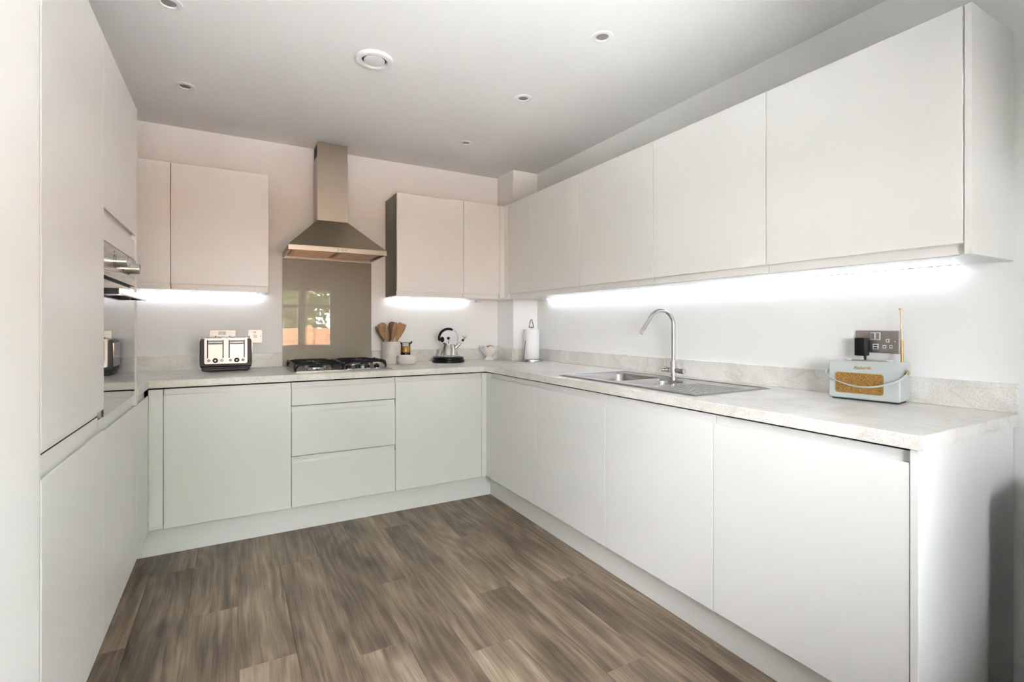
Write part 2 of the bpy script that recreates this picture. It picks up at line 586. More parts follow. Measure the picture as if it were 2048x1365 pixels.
# floor planks: boards of one width run along the room, staggered end joints
PW, PL = 0.183, 1.26
fixed = {-1: (2.41, 0.46, 0.50), 0: (1.963, 0.50, 0.66), 2: (1.835, 0.46, 0.64), 4: (1.655, 0.50, 0.67), 1: (2.72, 0.50, 0.52), 3: (2.30, 0.53, 0.47)}
plank_mesh = {}
k0 = int(math.floor((-0.56 - 0.0205) / PW))
k1 = int(math.ceil((XR - 0.0205) / PW))
for k in range(k0, k1):
    xa, xb = max(-0.56, 0.0205 + k * PW), min(XR, 0.0205 + (k + 1) * PW)
    ymin, ymax = (NIB if (xa + xb) / 2 < XL else YREAR), 3.30
    j = fixed[k][0] if k in fixed else 0.3 + ((k * 0.47) % 1.0) * PL
    while j - PL > ymin:
        j -= PL
    cuts = [ymin]
    y = j
    while y < ymax - 0.05:
        if y > ymin + 0.05:
            cuts.append(y)
        y += PL
    cuts.append(ymax)
    for a, b in zip(cuts, cuts[1:]):
        key = (round(xb - xa, 3), round(b - a, 3))
        if key not in plank_mesh:
            w, l = (xb - xa) / 2 - 0.00025, (b - a) / 2 - 0.00025
            bm = BM()
            ch = 0.0007
            lo = [bm.verts.new(p) for p in ((-w, -l, -0.012), (w, -l, -0.012), (w, l, -0.012), (-w, l, -0.012))]
            mi = [bm.verts.new(p) for p in ((-w, -l, -ch), (w, -l, -ch), (w, l, -ch), (-w, l, -ch))]
            hi = [bm.verts.new(p) for p in ((-w + ch, -l + ch, 0), (w - ch, -l + ch, 0), (w - ch, l - ch, 0), (-w + ch, l - ch, 0))]
            bm.faces.new(hi)
            for A, B in ((lo, mi), (mi, hi)):
                for i in range(4):
                    bm.faces.new((A[i], A[(i + 1) % 4], B[(i + 1) % 4], B[i]))
            bmesh.ops.recalc_face_normals(bm, faces=bm.faces)
            me = bpy.data.meshes.new('plank')
            bm.to_mesh(me)
            bm.free()
            me.materials.append(M['plank'])
            plank_mesh[key] = me
        o = bpy.data.objects.new('plank', plank_mesh[key])
        o.location = ((xa + xb) / 2, (a + b) / 2, 0)
        C.objects.link(o)
        o.parent = fl
        t = 0.5 + random.uniform(-0.05, 0.05)
        if k in fixed:
            if abs(a - fixed[k][0]) < 0.01:
                t = fixed[k][1]
            if abs(b - fixed[k][0]) < 0.01:
                t = fixed[k][2]
        if k <= -2:
            t = 0.44
        o.color = (t, t, t, 1)

# ------------------------------------------------------------------ openings, outside
wz = (WIN[2] + .03, WIN[2] + .10, 1.456, 1.502, WIN[3] - .07, WIN[3])
bars = [WIN[0], WIN[0] + .08, .849, .950, WIN[1] - .19, WIN[1] - .12]
bays = [(bars[k], bars[k + 1]) for k in range(1, 4, 2)]
win = mk('window_1', cells(BM(), bars, list(wz), lambda x, z: not (any(a < x < b for a, b in bays) and (wz[1] < z < wz[2] or wz[3] < z < wz[4])),
         lambda a, b, c: (a, c, b), YREAR - 0.20, YREAR - 0.14), 'trim', bev=0.004, kind='structure')
mk('window_jamb', box(BM(), WIN[1] - .12, WIN[1], YREAR - T, YREAR - 0.12, WIN[2], WIN[3]), 'wall', win)
mk('window_sill', box(BM(), WIN[0] - .04, WIN[1] + .04, YREAR - T + 0.02, YREAR + 0.04, WIN[2] - 0.0, WIN[2] + 0.028), 'trim', win, bev=0.005)
for a, b in bays:
    for c, d in ((wz[1], wz[2]), (wz[3], wz[4])):
        mk('pane', box(BM(), a - .004, b + .004, YREAR - 0.172, YREAR - 0.170, c - .004, d + .004), 'pane', win)
    mk('window_handle', box(BM(), b + .030, b + .048, YREAR - 0.14, YREAR - 0.10, 1.15, 1.28), 'white', win, bev=0.004)
bl = thing('roman_blind', (.58, YREAR - 0.08, 1.70), 'grey fabric blind drawn up at the top of the rear window', 'blind')
bm = BM()
box(bm, WIN[0] + .01, WIN[1] - .145, YREAR - 0.10, YREAR - 0.05, WIN[3] - .05, WIN[3] - .005)
mk('head_rail', bm, 'white', bl, bev=.003)
mk('fabric', box(BM(), WIN[0] + .015, WIN[1] - .15, YREAR - 0.082, YREAR - 0.076, 1.722, WIN[3] - .03), 'blind', bl)
mk('bottom_bar', box(BM(), WIN[0] + .015, WIN[1] - .15, YREAR - 0.09, YREAR - 0.07, 1.705, 1.728), 'blind', bl, bev=.003)

px = [-9.0, -1.17, XR + T + .01, 6.0]
py = [-5.2, YREAR - T - .01, YB + T + .01, 6.0]
tag(mk('bounce_patio', cells(BM(), px, py, lambda x, y: not (px[1] < x < px[2] and py[1] < y < py[2]), lambda a, b, c: (a, b, c), -0.16, -0.07), 'bounce_stone'), 'unseen pale stone paving added to bounce light in through the rear window', 'bounce_patio')  # unseen pale paving, added to throw daylight up to the ceiling
tag(mk('lawn', box(BM(), -30, 30, -30, 20, -0.40, -0.17), 'lawn'), 'green lawn outside the rear window', 'lawn')
fn = thing('garden_fence', (1.2, -5.4, -0.16), 'orange timber board fence beyond the rear window', 'fence')
fb = None
for i in range(44):
    x = -2.1 + i * 0.15
    if fb is None:
        bm = BM()
        box(bm, -0.073, 0.073, -0.01, 0.01, 0, 1.28)
        fb = mk('fence_board', bm, 'fence', fn, world=False)
        fb.location = (x - 1.2, 0, 0)
    else:
        copy_of(fb, fn, (x - 1.2, 0.012 * (i % 2), 0))
for z in (0.25, 1.0):
    mk('fence_rail', box(BM(), -3.4, 3.4, 0.025, 0.065, z, z + .08), 'fence', fn, world=False)
for x in (-3.2, -1.4, 0.4, 2.2):
    mk('fence_post', box(BM(), x - .05, x + .05, 0.065, 0.165, 0, 1.35), 'fence', fn, world=False, bev=.004)


def tree(loc, h, r, leafm, label, n=1500, seed=1):
    rnd = random.Random(seed)
    t = thing('garden_tree', loc, label, 'tree', 'trees beyond the fence')
    bm = BM()
    tube(bm, ((0, 0, 0), (.05, .02, h * .35), (-.03, .04, h * .62), (0, 0, h * .85)), (.13, .10, .07, .03), 10)
    for k in range(6):
        a = k * 1.1
        tube(bm, ((0, 0, h * (.3 + .07 * k)), (math.cos(a) * r * .35, math.sin(a) * r * .35, h * (.42 + .07 * k)), (math.cos(a) * r * .7, math.sin(a) * r * .7, h * (.48 + .07 * k))), (.05, .035, .015), 7)
    mk('trunk', bm, 'bark', t, world=False)
    bm = BM()
    for _ in range(n):
        u = Vector((rnd.gauss(0, 1), rnd.gauss(0, 1), rnd.gauss(0, 1))).normalized() * (rnd.random() ** .45)
        p = Vector((u.x * r, u.y * r, h * .6 + u.z * h * .42))
        a = Vector((rnd.gauss(0, 1), rnd.gauss(0, 1), rnd.gauss(0, 1))).normalized()
        b = a.orthogonal().normalized()
        s = rnd.uniform(.09, .19)
        c = a.cross(b)
        v = [bm.verts.new(p + a * s), bm.verts.new(p + b * s * .45 + c * s * .1), bm.verts.new(p - a * s), bm.verts.new(p - b * s * .45 + c * s * .1)]
        bm.faces.new(v)
    mk('foliage', bm, leafm, t, world=False, smooth=False)


tree((1.3, -7.4, -.165), 4.2, 1.3, 'leaf2', 'pale yellow green tree behind the orange fence', seed=2)
tree((4.6, -7.6, -.165), 5.5, 1.7, 'leaf1', 'tall mid green tree behind the orange fence', seed=3)
tree((-1.9, -7.6, -.165), 4.8, 1.5, 'leaf1', 'round mid green tree left of the pale tree behind the fence', seed=4)
tree((2.0, -11.8, -.165), 6.5, 2.6, 'leaf1', 'largest dark green tree farthest behind the fence', seed=5, n=2200)


# ------------------------------------------------------------------ cabinets
def OR(kind, plane):
    if kind == 'back':
        return lambda d, w, z: (w, plane + d, z)
    if kind == 'right':
        return lambda d, w, z: (plane + d, w, z)
    return lambda d, w, z: (plane - d, w, z)


def obox(bm, f, d0, d1, w0, w1, z0, z1):
    p, q = f(d0, w0, z0), f(d1, w1, z1)
    return box(bm, p[0], q[0], p[1], q[1], p[2], q[2])


def jfront(f, w0, w1, zlo, zhi, grip, flip=False):
    """slab front with a scooped finger-grip along its top edge (bottom edge if flip)"""
    def Z(t):
        return zlo + (zhi - t) if flip else t
    g = zhi - grip
    pts = [(0, zlo), (0, g - .002), (.0015, g), (.0045, g - .0005), (.008, g - .010), (.0125, g - .011), (.016, g - .002), (.0165, g + .008), (.0165, zhi), (.021, zhi), (.021, zlo)]
    return prism(BM(), pts, lambda p, q, a: f(p, a, Z(q)), w0 + .0016, w1 - .0016)


def flat_front(f, w0, w1, zlo, zhi, th=.021):
    return obox(BM(), f, 0, th, w0 + .0016, w1 - .0016, zlo, zhi)


def cab(name, label, cat, kind, plane, w0, w1, cz0, cz1, depth, group=None, body='carc'):
    f = OR(kind, plane)
    c = f(depth / 2, (w0 + w1) / 2, cz0)
    t = thing(name, c, label, cat, group)
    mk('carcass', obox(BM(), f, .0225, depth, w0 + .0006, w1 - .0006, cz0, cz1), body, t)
    return t, f


ZD0, ZD1 = .1455, .8610     # base fronts
ZU0, ZU1 = 1.398, 2.118     # wall fronts
GB = 'base cabinets under the worktop'
# base, back run
BY = 3.105
t, f = cab('base_cabinet', 'white handleless base cabinet left of the drawers, below the toaster', 'cabinet', 'back', BY, -.3109, .2924, .15, .853, .60, GB)
mk('door', jfront(f, -.3109, .2924, ZD0, ZD1, .0285), 'door', t, bev=.0007)
t, f = cab('drawer_unit', 'white handleless unit of three drawers below the gas hob', 'drawers', 'back', BY, .2924, .8955, .15, .853, .60, GB)
for a, b in ((.7295, ZD1), (.4395, .7225), (ZD0, .4325)):
    mk('drawer', jfront(f, .2924, .8955, a, b, .030), 'door', t, bev=.0007)
t, f = cab('base_cabinet', 'white handleless base cabinet right of the drawers, next to the inner corner', 'cabinet', 'back', BY, .8955, 1.4973, .15, .853, .60, GB)
mk('door', jfront(f, .8955, 1.4973, ZD0, ZD1, .0285), 'door', t, bev=.0007)
# fillers and posts
fp = thing('corner_post', (1.515, 3.08, ZD0), 'white L shaped corner post in the inner corner of the base units', 'post')
bm = BM()
prism(bm, [(1.4983, BY), (1.532, BY), (1.532, 3.0465), (1.553, 3.0465), (1.553, BY + .021), (1.4983, BY + .021)], lambda p, q, a: (p, q, a), ZD0, ZD1)
mk('post', bm, 'door', fp, bev=.001)
fp = thing('filler_post', (-.343, 3.11, ZD0), 'narrow white filler between the left tall units and the base cabinet', 'post')
mk('post', box(BM(), -.3738, -.3122, BY, BY + .021, ZD0, ZD1), 'door', fp, bev=.001)
# base, right run
RX = 1.532
rb = [(3.046, 2.4463, 'farthest white base cabinet of the right run, at the inner corner'),
      (2.4463, 1.8384, 'white base cabinet below the sink bowls, second from the inner corner'),
      (1.8384, 1.2336, 'white base cabinet below the sink drainer, third from the inner corner'),
      (1.2336, .6255, 'nearest white base cabinet of the right run, beside the end panel')]
for a, b, lab in rb:
    t, f = cab('base_cabinet', lab, 'cabinet', 'right', RX, b, a, .15, .735 if 'sink' in lab else .853, .60, GB)
    mk('door', jfront(f, b, a, ZD0, ZD1, .0285), 'door', t, bev=.0007)
ep = thing('base_end_panel', (1.85, .616, 0), 'tall white end panel closing the right run below the worktop', 'panel')
mk('panel', box(BM(), 1.530, 2.166, .6065, .6248, 0, .870), 'door', ep, bev=.0008)
# plinths
pl = [('white plinth under the back run of base cabinets', (-.428, 1.600, 3.145, 3.161)),
      ('white plinth under the right run of base cabinets', (1.584, 1.600, .6255, 3.144)),
      ('white plinth under the left tall units', (-.446, -.430, NIB + .01, 3.144))]
for lab, (a, b, c, d) in pl:
    tag(mk('plinth', box(BM(), a, b, c, d, .0005, .1495), 'door', None, bev=.0008), lab, 'plinth')

# wall units, back
UY = 3.425
GU = 'wall cabinets'
ub = [(-.609, -.309, 'narrow white wall cabinet half hidden behind the tall oven unit'),
      (-.309, .193, 'white wall cabinet above the toaster, left of the extractor hood'),
      (.9976, 1.503, 'white wall cabinet with taupe side, right of the extractor hood'),
      (1.503, 1.806, 'narrow white wall cabinet on the back wall beside the inner corner')]
for a, b, lab in ub:
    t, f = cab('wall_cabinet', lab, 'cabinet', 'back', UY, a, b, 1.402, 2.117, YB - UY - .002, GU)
    mk('door', jfront(f, a, b, ZU0, ZU1, .031, True), 'door', t, bev=.0007)
    mk('bottom_panel', obox(BM(), f, .0225, YB - UY - .002, a + .0006, b - .0006, 1.3965, 1.402), 'under', t)
fp = thing('corner_post', (1.83, 3.40, ZU0), 'white L shaped corner post between the wall cabinets', 'post')
bm = BM()
prism(bm, [(1.8073, UY), (1.847, UY), (1.847, 3.3658), (1.868, 3.3658), (1.868, UY + .021), (1.8073, UY + .021)], lambda p, q, a: (p, q, a), ZU0, ZU1)
mk('post', bm, 'door', fp, bev=.001)
mk('bottom_panel', box(BM(), 1.8068, 1.945, 3.366, YB - .001, 1.3965, 1.402), 'under', fp)
mk('top_panel', box(BM(), 1.8068, 1.945, 3.446, YB - .001, 2.10, 2.117), 'carc', fp)
UX = 1.847
ur = [(3.3646, 3.0701, 'narrow white wall cabinet on the right wall at the inner corner'),
      (3.0701, 2.4602, 'white wall cabinet of the right wall, second from the corner post'),
      (2.4602, 1.8472, 'white wall cabinet of the right wall, above the sink bowls'),
      (1.8472, 1.2368, 'white wall cabinet of the right wall, above the sink drainer'),
      (1.2368, .6240, 'nearest and largest white wall cabinet, above the radio')]
for a, b, lab in ur:
    t, f = cab('wall_cabinet', lab, 'cabinet', 'right', UX, b, a, 1.402, 2.117, XR - UX - .002, GU)
    mk('door', jfront(f, b, a, ZU0, ZU1, .031, True), 'door', t, bev=.0007)
    mk('bottom_panel', obox(BM(), f, .0225, XR - UX - .002, b + .0006, a - .0006, 1.3965, 1.402), 'under', t)
ep = thing('wall_end_panel', (2.0, .616, 1.396), 'white end panel closing the right row of wall cabinets', 'panel')
mk('panel', box(BM(), 1.852, XR - .001, .6060, .6232, 1.3965, 2.120), 'door', ep, bev=.0008)

# tall units on the left
LX = -.374
TY0, TY1, TY2 = 1.4885, 2.1118, 2.7440
ZT = 2.155
t, f = cab('tall_cabinet', 'tall white fridge housing with one long door, nearest on the left', 'cabinet', 'left', LX, NIB + .002, TY1, .15, ZT, .60, body='door')
mk('door', jfront(f, TY0, TY1, .8905, ZT, .020, True), 'door', t, bev=.0007).name = 'upper_door'
mk('lower_door', jfront(f, TY0, TY1, ZD0, .8865, .044), 'door', t, bev=.0007)
mk('side_filler', obox(BM(), f, .001, .0222, NIB + .002, TY0 - .001, ZD0, ZT), 'door', t)
mk('shadow_gap', obox(BM(), f, .0165, .0224, TY0 + .002, TY1 - .002, .8868, .8902), 'dark', t)
f = OR('left', LX)
t = thing('oven_housing', (LX - .3, 2.43, .15), 'tall white cabinet around the built-in oven', 'cabinet')
mk('lower_carcass', obox(BM(), f, .0225, .60, TY1 + .0006, TY2, .15, .874), 'door', t)
mk('upper_carcass', obox(BM(), f, .0225, .60, TY1 + .0006, TY2, 1.482, ZT), 'carc', t)
mk('back_board', obox(BM(), f, .585, .60, TY1 + .0006, TY2, .874, 1.482), 'carc', t)
mk('upper_door', jfront(f, TY1, TY2, 1.566, ZT, .020, True), 'door', t, bev=.0007)
mk('filler_panel', obox(BM(), f, .006, .0223, TY1 + .0013, TY2 - .001, 1.480, 1.5625), 'door', t, bev=.0006)
mk('lower_door', jfront(f, TY1, TY2, ZD0, .8750, .040), 'door', t, bev=.0007)
mk('scribe_strip', obox(BM(), f, 0, .021, TY2 - .0012, TY2 + .0240, ZD0, .8320), 'door', t)
mk('end_panel', obox(BM(), f, -.001, .60, TY2 + .001, TY2 + .0235, .835, ZT), 'door', t, bev=.0007)
fp = thing('corner_base_panel', (LX - .01, 2.9, ZD0), 'white blank base panel in the left inner corner below the worktop', 'panel')
mk('panel', jfront(f, TY2 + .0230, 3.1035, ZD0, ZD1, .0285), 'door', fp, bev=.0007)
mk('carcass', obox(BM(), f, 0.0225, .60, TY2 + .0245, 3.1035, .15, .870), 'carc', fp)

# ------------------------------------------------------------------ worktop and upstands
bm = BM()
XW, YW, YE = 1.5146, 3.0775, .593
HX = (1.628, 2.000)
HY = (1.665, 2.262)
xs = [-.972, -.3685, XW, HX[0], 1.945, HX[1], 2.168]
ysw = [YE, HY[0], HY[1], 2.770, YW, 3.457, 3.728]


def inw(x, y):
    if x > 1.945 and y > 3.457:
        return False
    if HX[0] < x < HX[1] and HY[0] < y < HY[1]:
        return False
    if y > YW:
        return True
    if x > XW:
        return True
    return x < -.3685 and y > 2.770


cells(bm, xs, ysw, inw, lambda a, b, c: (a, b, c), .8722, .91)
wt = thing('worktop', (1.0, 3.4, .872), 'continuous speckled off-white laminate worktop turning the corners', 'worktop')
mk('slab', bm, 'top', wt, bev=.0016)
mk('edge_strip', box(BM(), XW + .0004, 2.1675, YE - .0012, YE - .0001, .8724, .9098), 'top', wt)
up = [('speckled upstand behind the toaster, left of the splashback', (-.972, .2935, 3.7135, 3.7285)),
      ('speckled upstand behind the kettle, right of the splashback', (.8945, 1.9305, 3.7135, 3.7285)),
      ('short speckled upstand on the side of the corner boxing', (1.9310, 1.9455, 3.4440, 3.7130)),
      ('short speckled upstand on the front of the corner boxing behind the paper roll', (1.9460, 2.1545, 3.4430, 3.4575)),
      ('long speckled upstand along the right wall behind sink and radio', (2.1550, 2.1695, .594, 3.4425))]
for lab, (a, b, c, d) in up:
    tag(mk('upstand', box(BM(), a, b, c, d, .9103, 1.004), 'top', None, bev=.0025), lab, 'upstand')

# splashback
tag(mk('splashback', box(BM(), .2955, .8925, 3.722, 3.7285, .9105, 1.648), 'splash', None, bev=.0008), 'taupe glass splashback behind the gas hob', 'splashback')


# ------------------------------------------------------------------ LED strips
def led_strip(label, p0, p1, n, wall):
    """tape with chips under the wall units, next to the wall"""
    p0, p1 = Vector(p0), Vector(p1)
    t = thing('led_strip', (p0 + p1) / 2, label, 'light strip', 'led strips under the wall cabinets')
    d = (p1 - p0).normalized()
    c = (p0 + p1) / 2
    h = (p1 - p0).length / 2
    al = abs(d.x) > .5
    mk('tape', box(BM(), c.x - (h if al else .005), c.x + (h if al else .005), c.y - (.005 if al else h), c.y + (.005 if al else h), 1.3945, 1.3963), 'tape', t)
    first = None
    for i in range(n):
        p = p0 + (p1 - p0) * ((i + .5) / n) - c
        if first is None:
            first = mk('led_chip', box(BM(), -.0025, .0025, -.0025, .0025, -.0021, -.0009), 'led', t, world=False)
            first.location = (p.x, p.y, 1.3955 - c.z)
        else:
            copy_of(first, t, (p.x, p.y, 1.3955 - c.z))


led_strip('white led strip under the left wall cabinets above the toaster', (-.60, 3.706, 1.3955), (.175, 3.706, 1.3955), 28, 'b')
led_strip('white led strip under the wall cabinets above the kettle', (1.010, 3.706, 1.3955), (1.66, 3.706, 1.3955), 24, 'b')
led_strip('long white led strip under the right wall cabinets', (2.146, .735, 1.3955), (2.146, 3.28, 1.3955), 92, 'r')
tag(mk('led_connector', box(BM(), 1.735, 1.775, 3.695, 3.725, 1.378, 1.396), 'white', None, bev=.002), 'small white led connector block under the corner wall cabinets', 'connector')

# ------------------------------------------------------------------ oven
ov = thing('oven', (LX - .2, 2.43, .88), 'built-in single oven with steel controls and dark mirrored glass door', 'oven')
f = OR('left', LX)
OY0, OY1 = TY1 + .004, TY2 - .006
mk('cavity', obox(BM(), f, .018, .55, OY0 + .02, OY1 - .02, .884, 1.470), 'blackm', ov)
cp = mk('control_panel', obox(BM(), f, .002, .018, OY0, OY1, 1.360, 1.4745), 'steel', ov, bev=.001)
mk('door_frame', obox(BM(), f, .008, .018, OY0, OY1, .882, 1.349), 'steel', ov, bev=.001)
dg = mk('door_glass', obox(BM(), f, .002, .0078, OY0 + .001, OY1 - .024, .884, 1.346), 'glassd', ov, bev=.0006)
for y, z in ((2.290, 1.424), (2.566, 1.424)):
    k = mk('knob', tube(BM(), ((LX - .002, y, z), (LX + .006, y, z), (LX + .007, y, z), (LX + .036, y, z), (LX + .038, y, z)), (.025, .025, .0225, .0205, .019), 28), 'satin', cp)
    mk('knob_pointer', box(BM(), LX + .0375, LX + .0388, y - .001, y + .001, z + .004, z + .018), 'blackm', k)
    mk('knob_mark', obox(BM(), f, .0016, .0021, y - .004, y + .004, z + .030, z + .038), 'blackm', cp)
mk('clock_window', obox(BM(), f, .0016, .0021, 2.385, 2.475, 1.405, 1.440), 'glassd', cp)
hd = mk('handle', obox(BM(), f, -.047, -.036, 2.130, 2.664, 1.296, 1.318), 'satin', ov, bev=.0012)
for y in (2.133, 2.640):
    mk('handle_bracket', obox(BM(), f, -.036, .002, y, y + .020, 1.297, 1.317), 'black', hd, bev=.001)

# ------------------------------------------------------------------ extractor hood
hd = thing('extractor_hood', (.594, 3.55, 1.65), 'brushed steel chimney extractor hood above the hob', 'extractor hood')
HX0, HX1, HYF, HYB = .294, .894, 3.306, 3.728
CX0, CX1, CYF = .4965, .692, 3.563
ZB0, ZB1, ZP = 1.654, 1.685, 1.899
bm = BM()
cells(bm, [HX0, HX0 + .012, HX1 - .012, HX1], [HYF, HYF + .012, HYB - .004, HYB], lambda x, y: not (HX0 + .012 < x < HX1 - .012 and HYF + .012 < y < HYB - .004), lambda a, b, c: (a, b, c), ZB0, ZB1)
band = mk('band', bm, 'steelx', hd, bev=.001)
bm = BM()
lo = [(HX0, HYF), (HX1, HYF), (HX1, HYB), (HX0, HYB)]
hi = [(CX0, CYF), (CX1, CYF), (CX1, HYB), (CX0, HYB)]
A = [bm.verts.new((x, y, ZB1)) for x, y in lo]
B = [bm.verts.new((x, y, ZP)) for x, y in hi]
bm.faces.new(A[::-1]); bm.faces.new(B)
for i in range(4):
    bm.faces.new((A[i], A[(i + 1) % 4], B[(i + 1) % 4], B[i]))
mk('canopy', bm, 'steelh', hd, bev=.0015)
ch = mk('chimney', box(BM(), CX0, CX1, CYF, HYB, ZP, ZC - .0005), 'steelx', hd, bev=.0012)
mk('upper_sleeve', box(BM(), CX0 - .0016, CX1 + .0016, CYF - .0016, HYB, ZP, 2.318), 'steelx', ch, bev=.001)
mk('vent_slot', box(BM(), CX0 - .0008, CX0 + .004, CYF + .025, HYB - .03, 2.338, 2.412), 'dark', ch)
un = mk('underside', box(BM(), HX0 + .012, HX1 - .012, HYF + .012, HYB - .004, 1.668, 1.672), 'steelh', hd)
for a, b in ((HX0 + .03, .588), (.600, HX1 - .03)):
    fl_ = mk('grease_filter', box(BM(), a, b, HYF + .06, HYB - .05, 1.660, 1.668), 'steelx', hd, bev=.002)
    for i in range(9):
        y = HYF + .085 + i * .030
        mk('filter_rib', box(BM(), a + .015, b - .015, y, y + .012, 1.6575, 1.6602), 'steelh', fl_)
mk('lamp_lens', box(BM(), .40, .52, HYF + .022, HYF + .05, 1.662, 1.668), 'lens', hd)
for i in range(4):
    x = .563 + i * .0225
    mk('button', tube(BM(), ((x, HYF, 1.669), (x, HYF - .004, 1.669)), .0068, 20), 'satin', band)

# ------------------------------------------------------------------ hob
hb = thing('gas_hob', (.597, 3.405, .91), 'stainless four burner gas hob with black pan supports', 'hob')
HBX = (.302, .892)
HBY = (3.156, 3.640)
bm = BM()
o1 = rrect(HBX[0], HBX[1], HBY[0], HBY[1], .018)
prism(bm, o1, lambda p, q, a: (p, q, a), .9105, .9145)
prism(bm, rrect(HBX[0] + .012, HBX[1] - .012, HBY[0] + .012, HBY[1] - .012, .016), lambda p, q, a: (p, q, a), .9145, .9185)
mk('tray', bm, 'steel', hb, bev=.0012)
for x, y, r in ((.445, 3.275, .048), (.445, 3.515, .040), (.755, 3.535, .040), (.755, 3.360, .030)):
    bm = BM()
    lathe(bm, [(r + .012, .9185), (r + .010, .923), (r, .926), (r, .934), (r - .004, .936), (0, .936)], x, y, 28)
    br = mk('burner_ring', bm, 'chrome', hb)
    bm = BM()
    lathe(bm, [(r - .006, .936), (r - .006, .942), (r - .010, .945), (0, .946)], x, y, 28)
    mk('burner_cap', bm, 'iron', br)
    mk('spark_plug', cyl(BM(), (x + r + .006, y - .006, .9185), (x + r + .006, y - .006, .938), .003, 8), 'white', br)
for a, b, y0, y1, burners in ((.318, .592, 3.178, 3.626, ((.445, 3.275), (.445, 3.515))), (.602, .876, 3.258, 3.626, ((.755, 3.535), (.755, 3.360)))):
    bm = BM()
    zt = .958
    # outer ring with splayed feet, as one closed bar loop
    for (p, q) in (((a, y0), (b, y0)), ((b, y0), (b, y1)), ((b, y1), (a, y1)), ((a, y1), (a, y0))):
        P, Q = Vector((*p, zt)), Vector((*q, zt))
        d = (Q - P).normalized()
        i1, i2 = P + d * .05, Q - d * .05
        tube(bm, (P + Vector((0, 0, -.030)), P + d * .018 + Vector((0, 0, -.006)), i1, i2, Q - d * .018 + Vector((0, 0, -.006)), Q + Vector((0, 0, -.030))), .0058, 6)
    for x, y in burners:
        for dx, dy in ((1, 0), (-1, 0), (0, 1), (0, -1)):
            ex = (b if dx > 0 else a) if dx else x
            ey = y + dy * .105 if dy else y
            ey = min(max(ey, y0), y1)
            tube(bm, ((x + dx * .022, y + dy * .022, zt + .001), (x + dx * .05, y + dy * .05, zt + .001), (ex, ey, zt - .003)), .0052, 6)
    ym = (burners[0][1] + burners[1][1]) / 2
    tube(bm, ((a, ym, zt - .002), (b, ym, zt - .002)), .0052, 6)
    g = mk('pan_support', bm, 'iron', hb)
    for x in (a + .002, b - .002):
        for y in (y0 + .002, y1 - .002):
            mk('support_foot', tube(BM(), ((x, y, .9187), (x, y, zt - .026)), (.0065, .005), 8), 'iron', g)
for i in range(4):
    x, y = .628 + i * .0585, 3.212
    bm = BM()
    lathe(bm, [(.0215, .9186), (.0215, .9215), (.019, .923), (0, .923)], x, y, 24)
    k = mk('knob', bm, 'chrome', hb)
    bm = BM()
    lathe(bm, [(.0165, .923), (.0155, .938), (.0135, .9415), (0, .942)], x, y, 24)
    box(bm, x - .0035, x + .0035, y - .016, y + .016, .938, .948)
    mk('knob_grip', bm, 'black', k)

# ------------------------------------------------------------------ sink and tap
sk_ = thing('sink', (1.82, 1.83, .91), 'stainless one and a half bowl sink with drainer set in the worktop', 'sink')
SX, SY = (1.585, 2.066), (1.362, 2.298)
B1 = (1.650, 1.985, 1.905, 2.245)      # main bowl
B2 = (1.672, 1.935, 1.690, 1.862)      # half bowl
zf = .9135
bm = BM()
xs = [SX[0], B1[0], B2[0], B2[1], B1[1], SX[1]]
ysn = [SY[0], B2[2], B2[3], B1[2], B1[3], SY[1]]


def insink(x, y):
    if B1[0] < x < B1[1] and B1[2] < y < B1[3]:
        return False
    if B2[0] < x < B2[1] and B2[2] < y < B2[3]:
        return False
    return True


cells(bm, xs, ysn, insink, lambda a, b, c: (a, b, c), .9105, zf)
rim = mk('flange', bm, 'sink', sk_, bev=.0012)
for (a, b, c, d), dep in ((B1, .155), (B2, .10)):
    bm = BM()
    n = 7
    cor = [bm.verts.new((x, y, zf - .0002)) for x, y in ((b, d), (a, d), (a, c), (b, c))]
    loops = []
    for ins, r, z in ((0, .055, zf - .0002), (.002, .054, zf - .002), (.004, .053, zf - .008), (.012, .050, .91 - dep + .03), (.020, .046, .91 - dep + .010), (.034, .040, .91 - dep)):
        loops.append([bm.verts.new((x, y, z)) for x, y in rrect(a + ins, b - ins, c + ins, d - ins, r, n)])
    L0 = loops[0]
    for q in range(4):
        for i in range(n):
            bm.faces.new((cor[q], L0[q * (n + 1) + i], L0[q * (n + 1) + i + 1]))
    m_ = len(L0)
    for A, B in zip(loops, loops[1:]):
        for i in range(m_):
            bm.faces.new((A[i], A[(i + 1) % m_], B[(i + 1) % m_], B[i]))
    bm.faces.new(loops[-1])
    bo = mk('bowl', bm, 'sink', sk_)
    bm = BM()
    lathe(bm, [(.038, .91 - dep + .0005), (.036, .91 - dep + .004), (.024, .91 - dep + .002), (0, .91 - dep + .002)], (a + b) / 2, (c + d) / 2, 28)
    mk('waste', bm, 'chrome', bo)
bm = BM()
for i in range(9):
    x = 1.640 + i * .036
    tube(bm, ((x, 1.395, zf + .0003), (x, 1.42, zf + .0008), (x, 1.62, zf + .0008), (x, 1.650, zf + .0003)), .0016, 6, (3.0, .5))
mk('drainer_ridges', bm, 'sink', rim)
bm = BM()
for p, q in (((SX[0] + .012, SY[0] + .012), (SX[1] - .012, SY[0] + .012)), ((SX[1] - .012, SY[0] + .012), (SX[1] - .012, SY[1] - .012)), ((SX[1] - .012, SY[1] - .012), (SX[0] + .012, SY[1] - .012)), ((SX[0] + .012, SY[1] - .012), (SX[0] + .012, SY[0] + .012))):
    tube(bm, ((*p, zf + .0003), (*q, zf + .0003)), .0028, 8)
mk('raised_edge', bm, 'sink', rim)

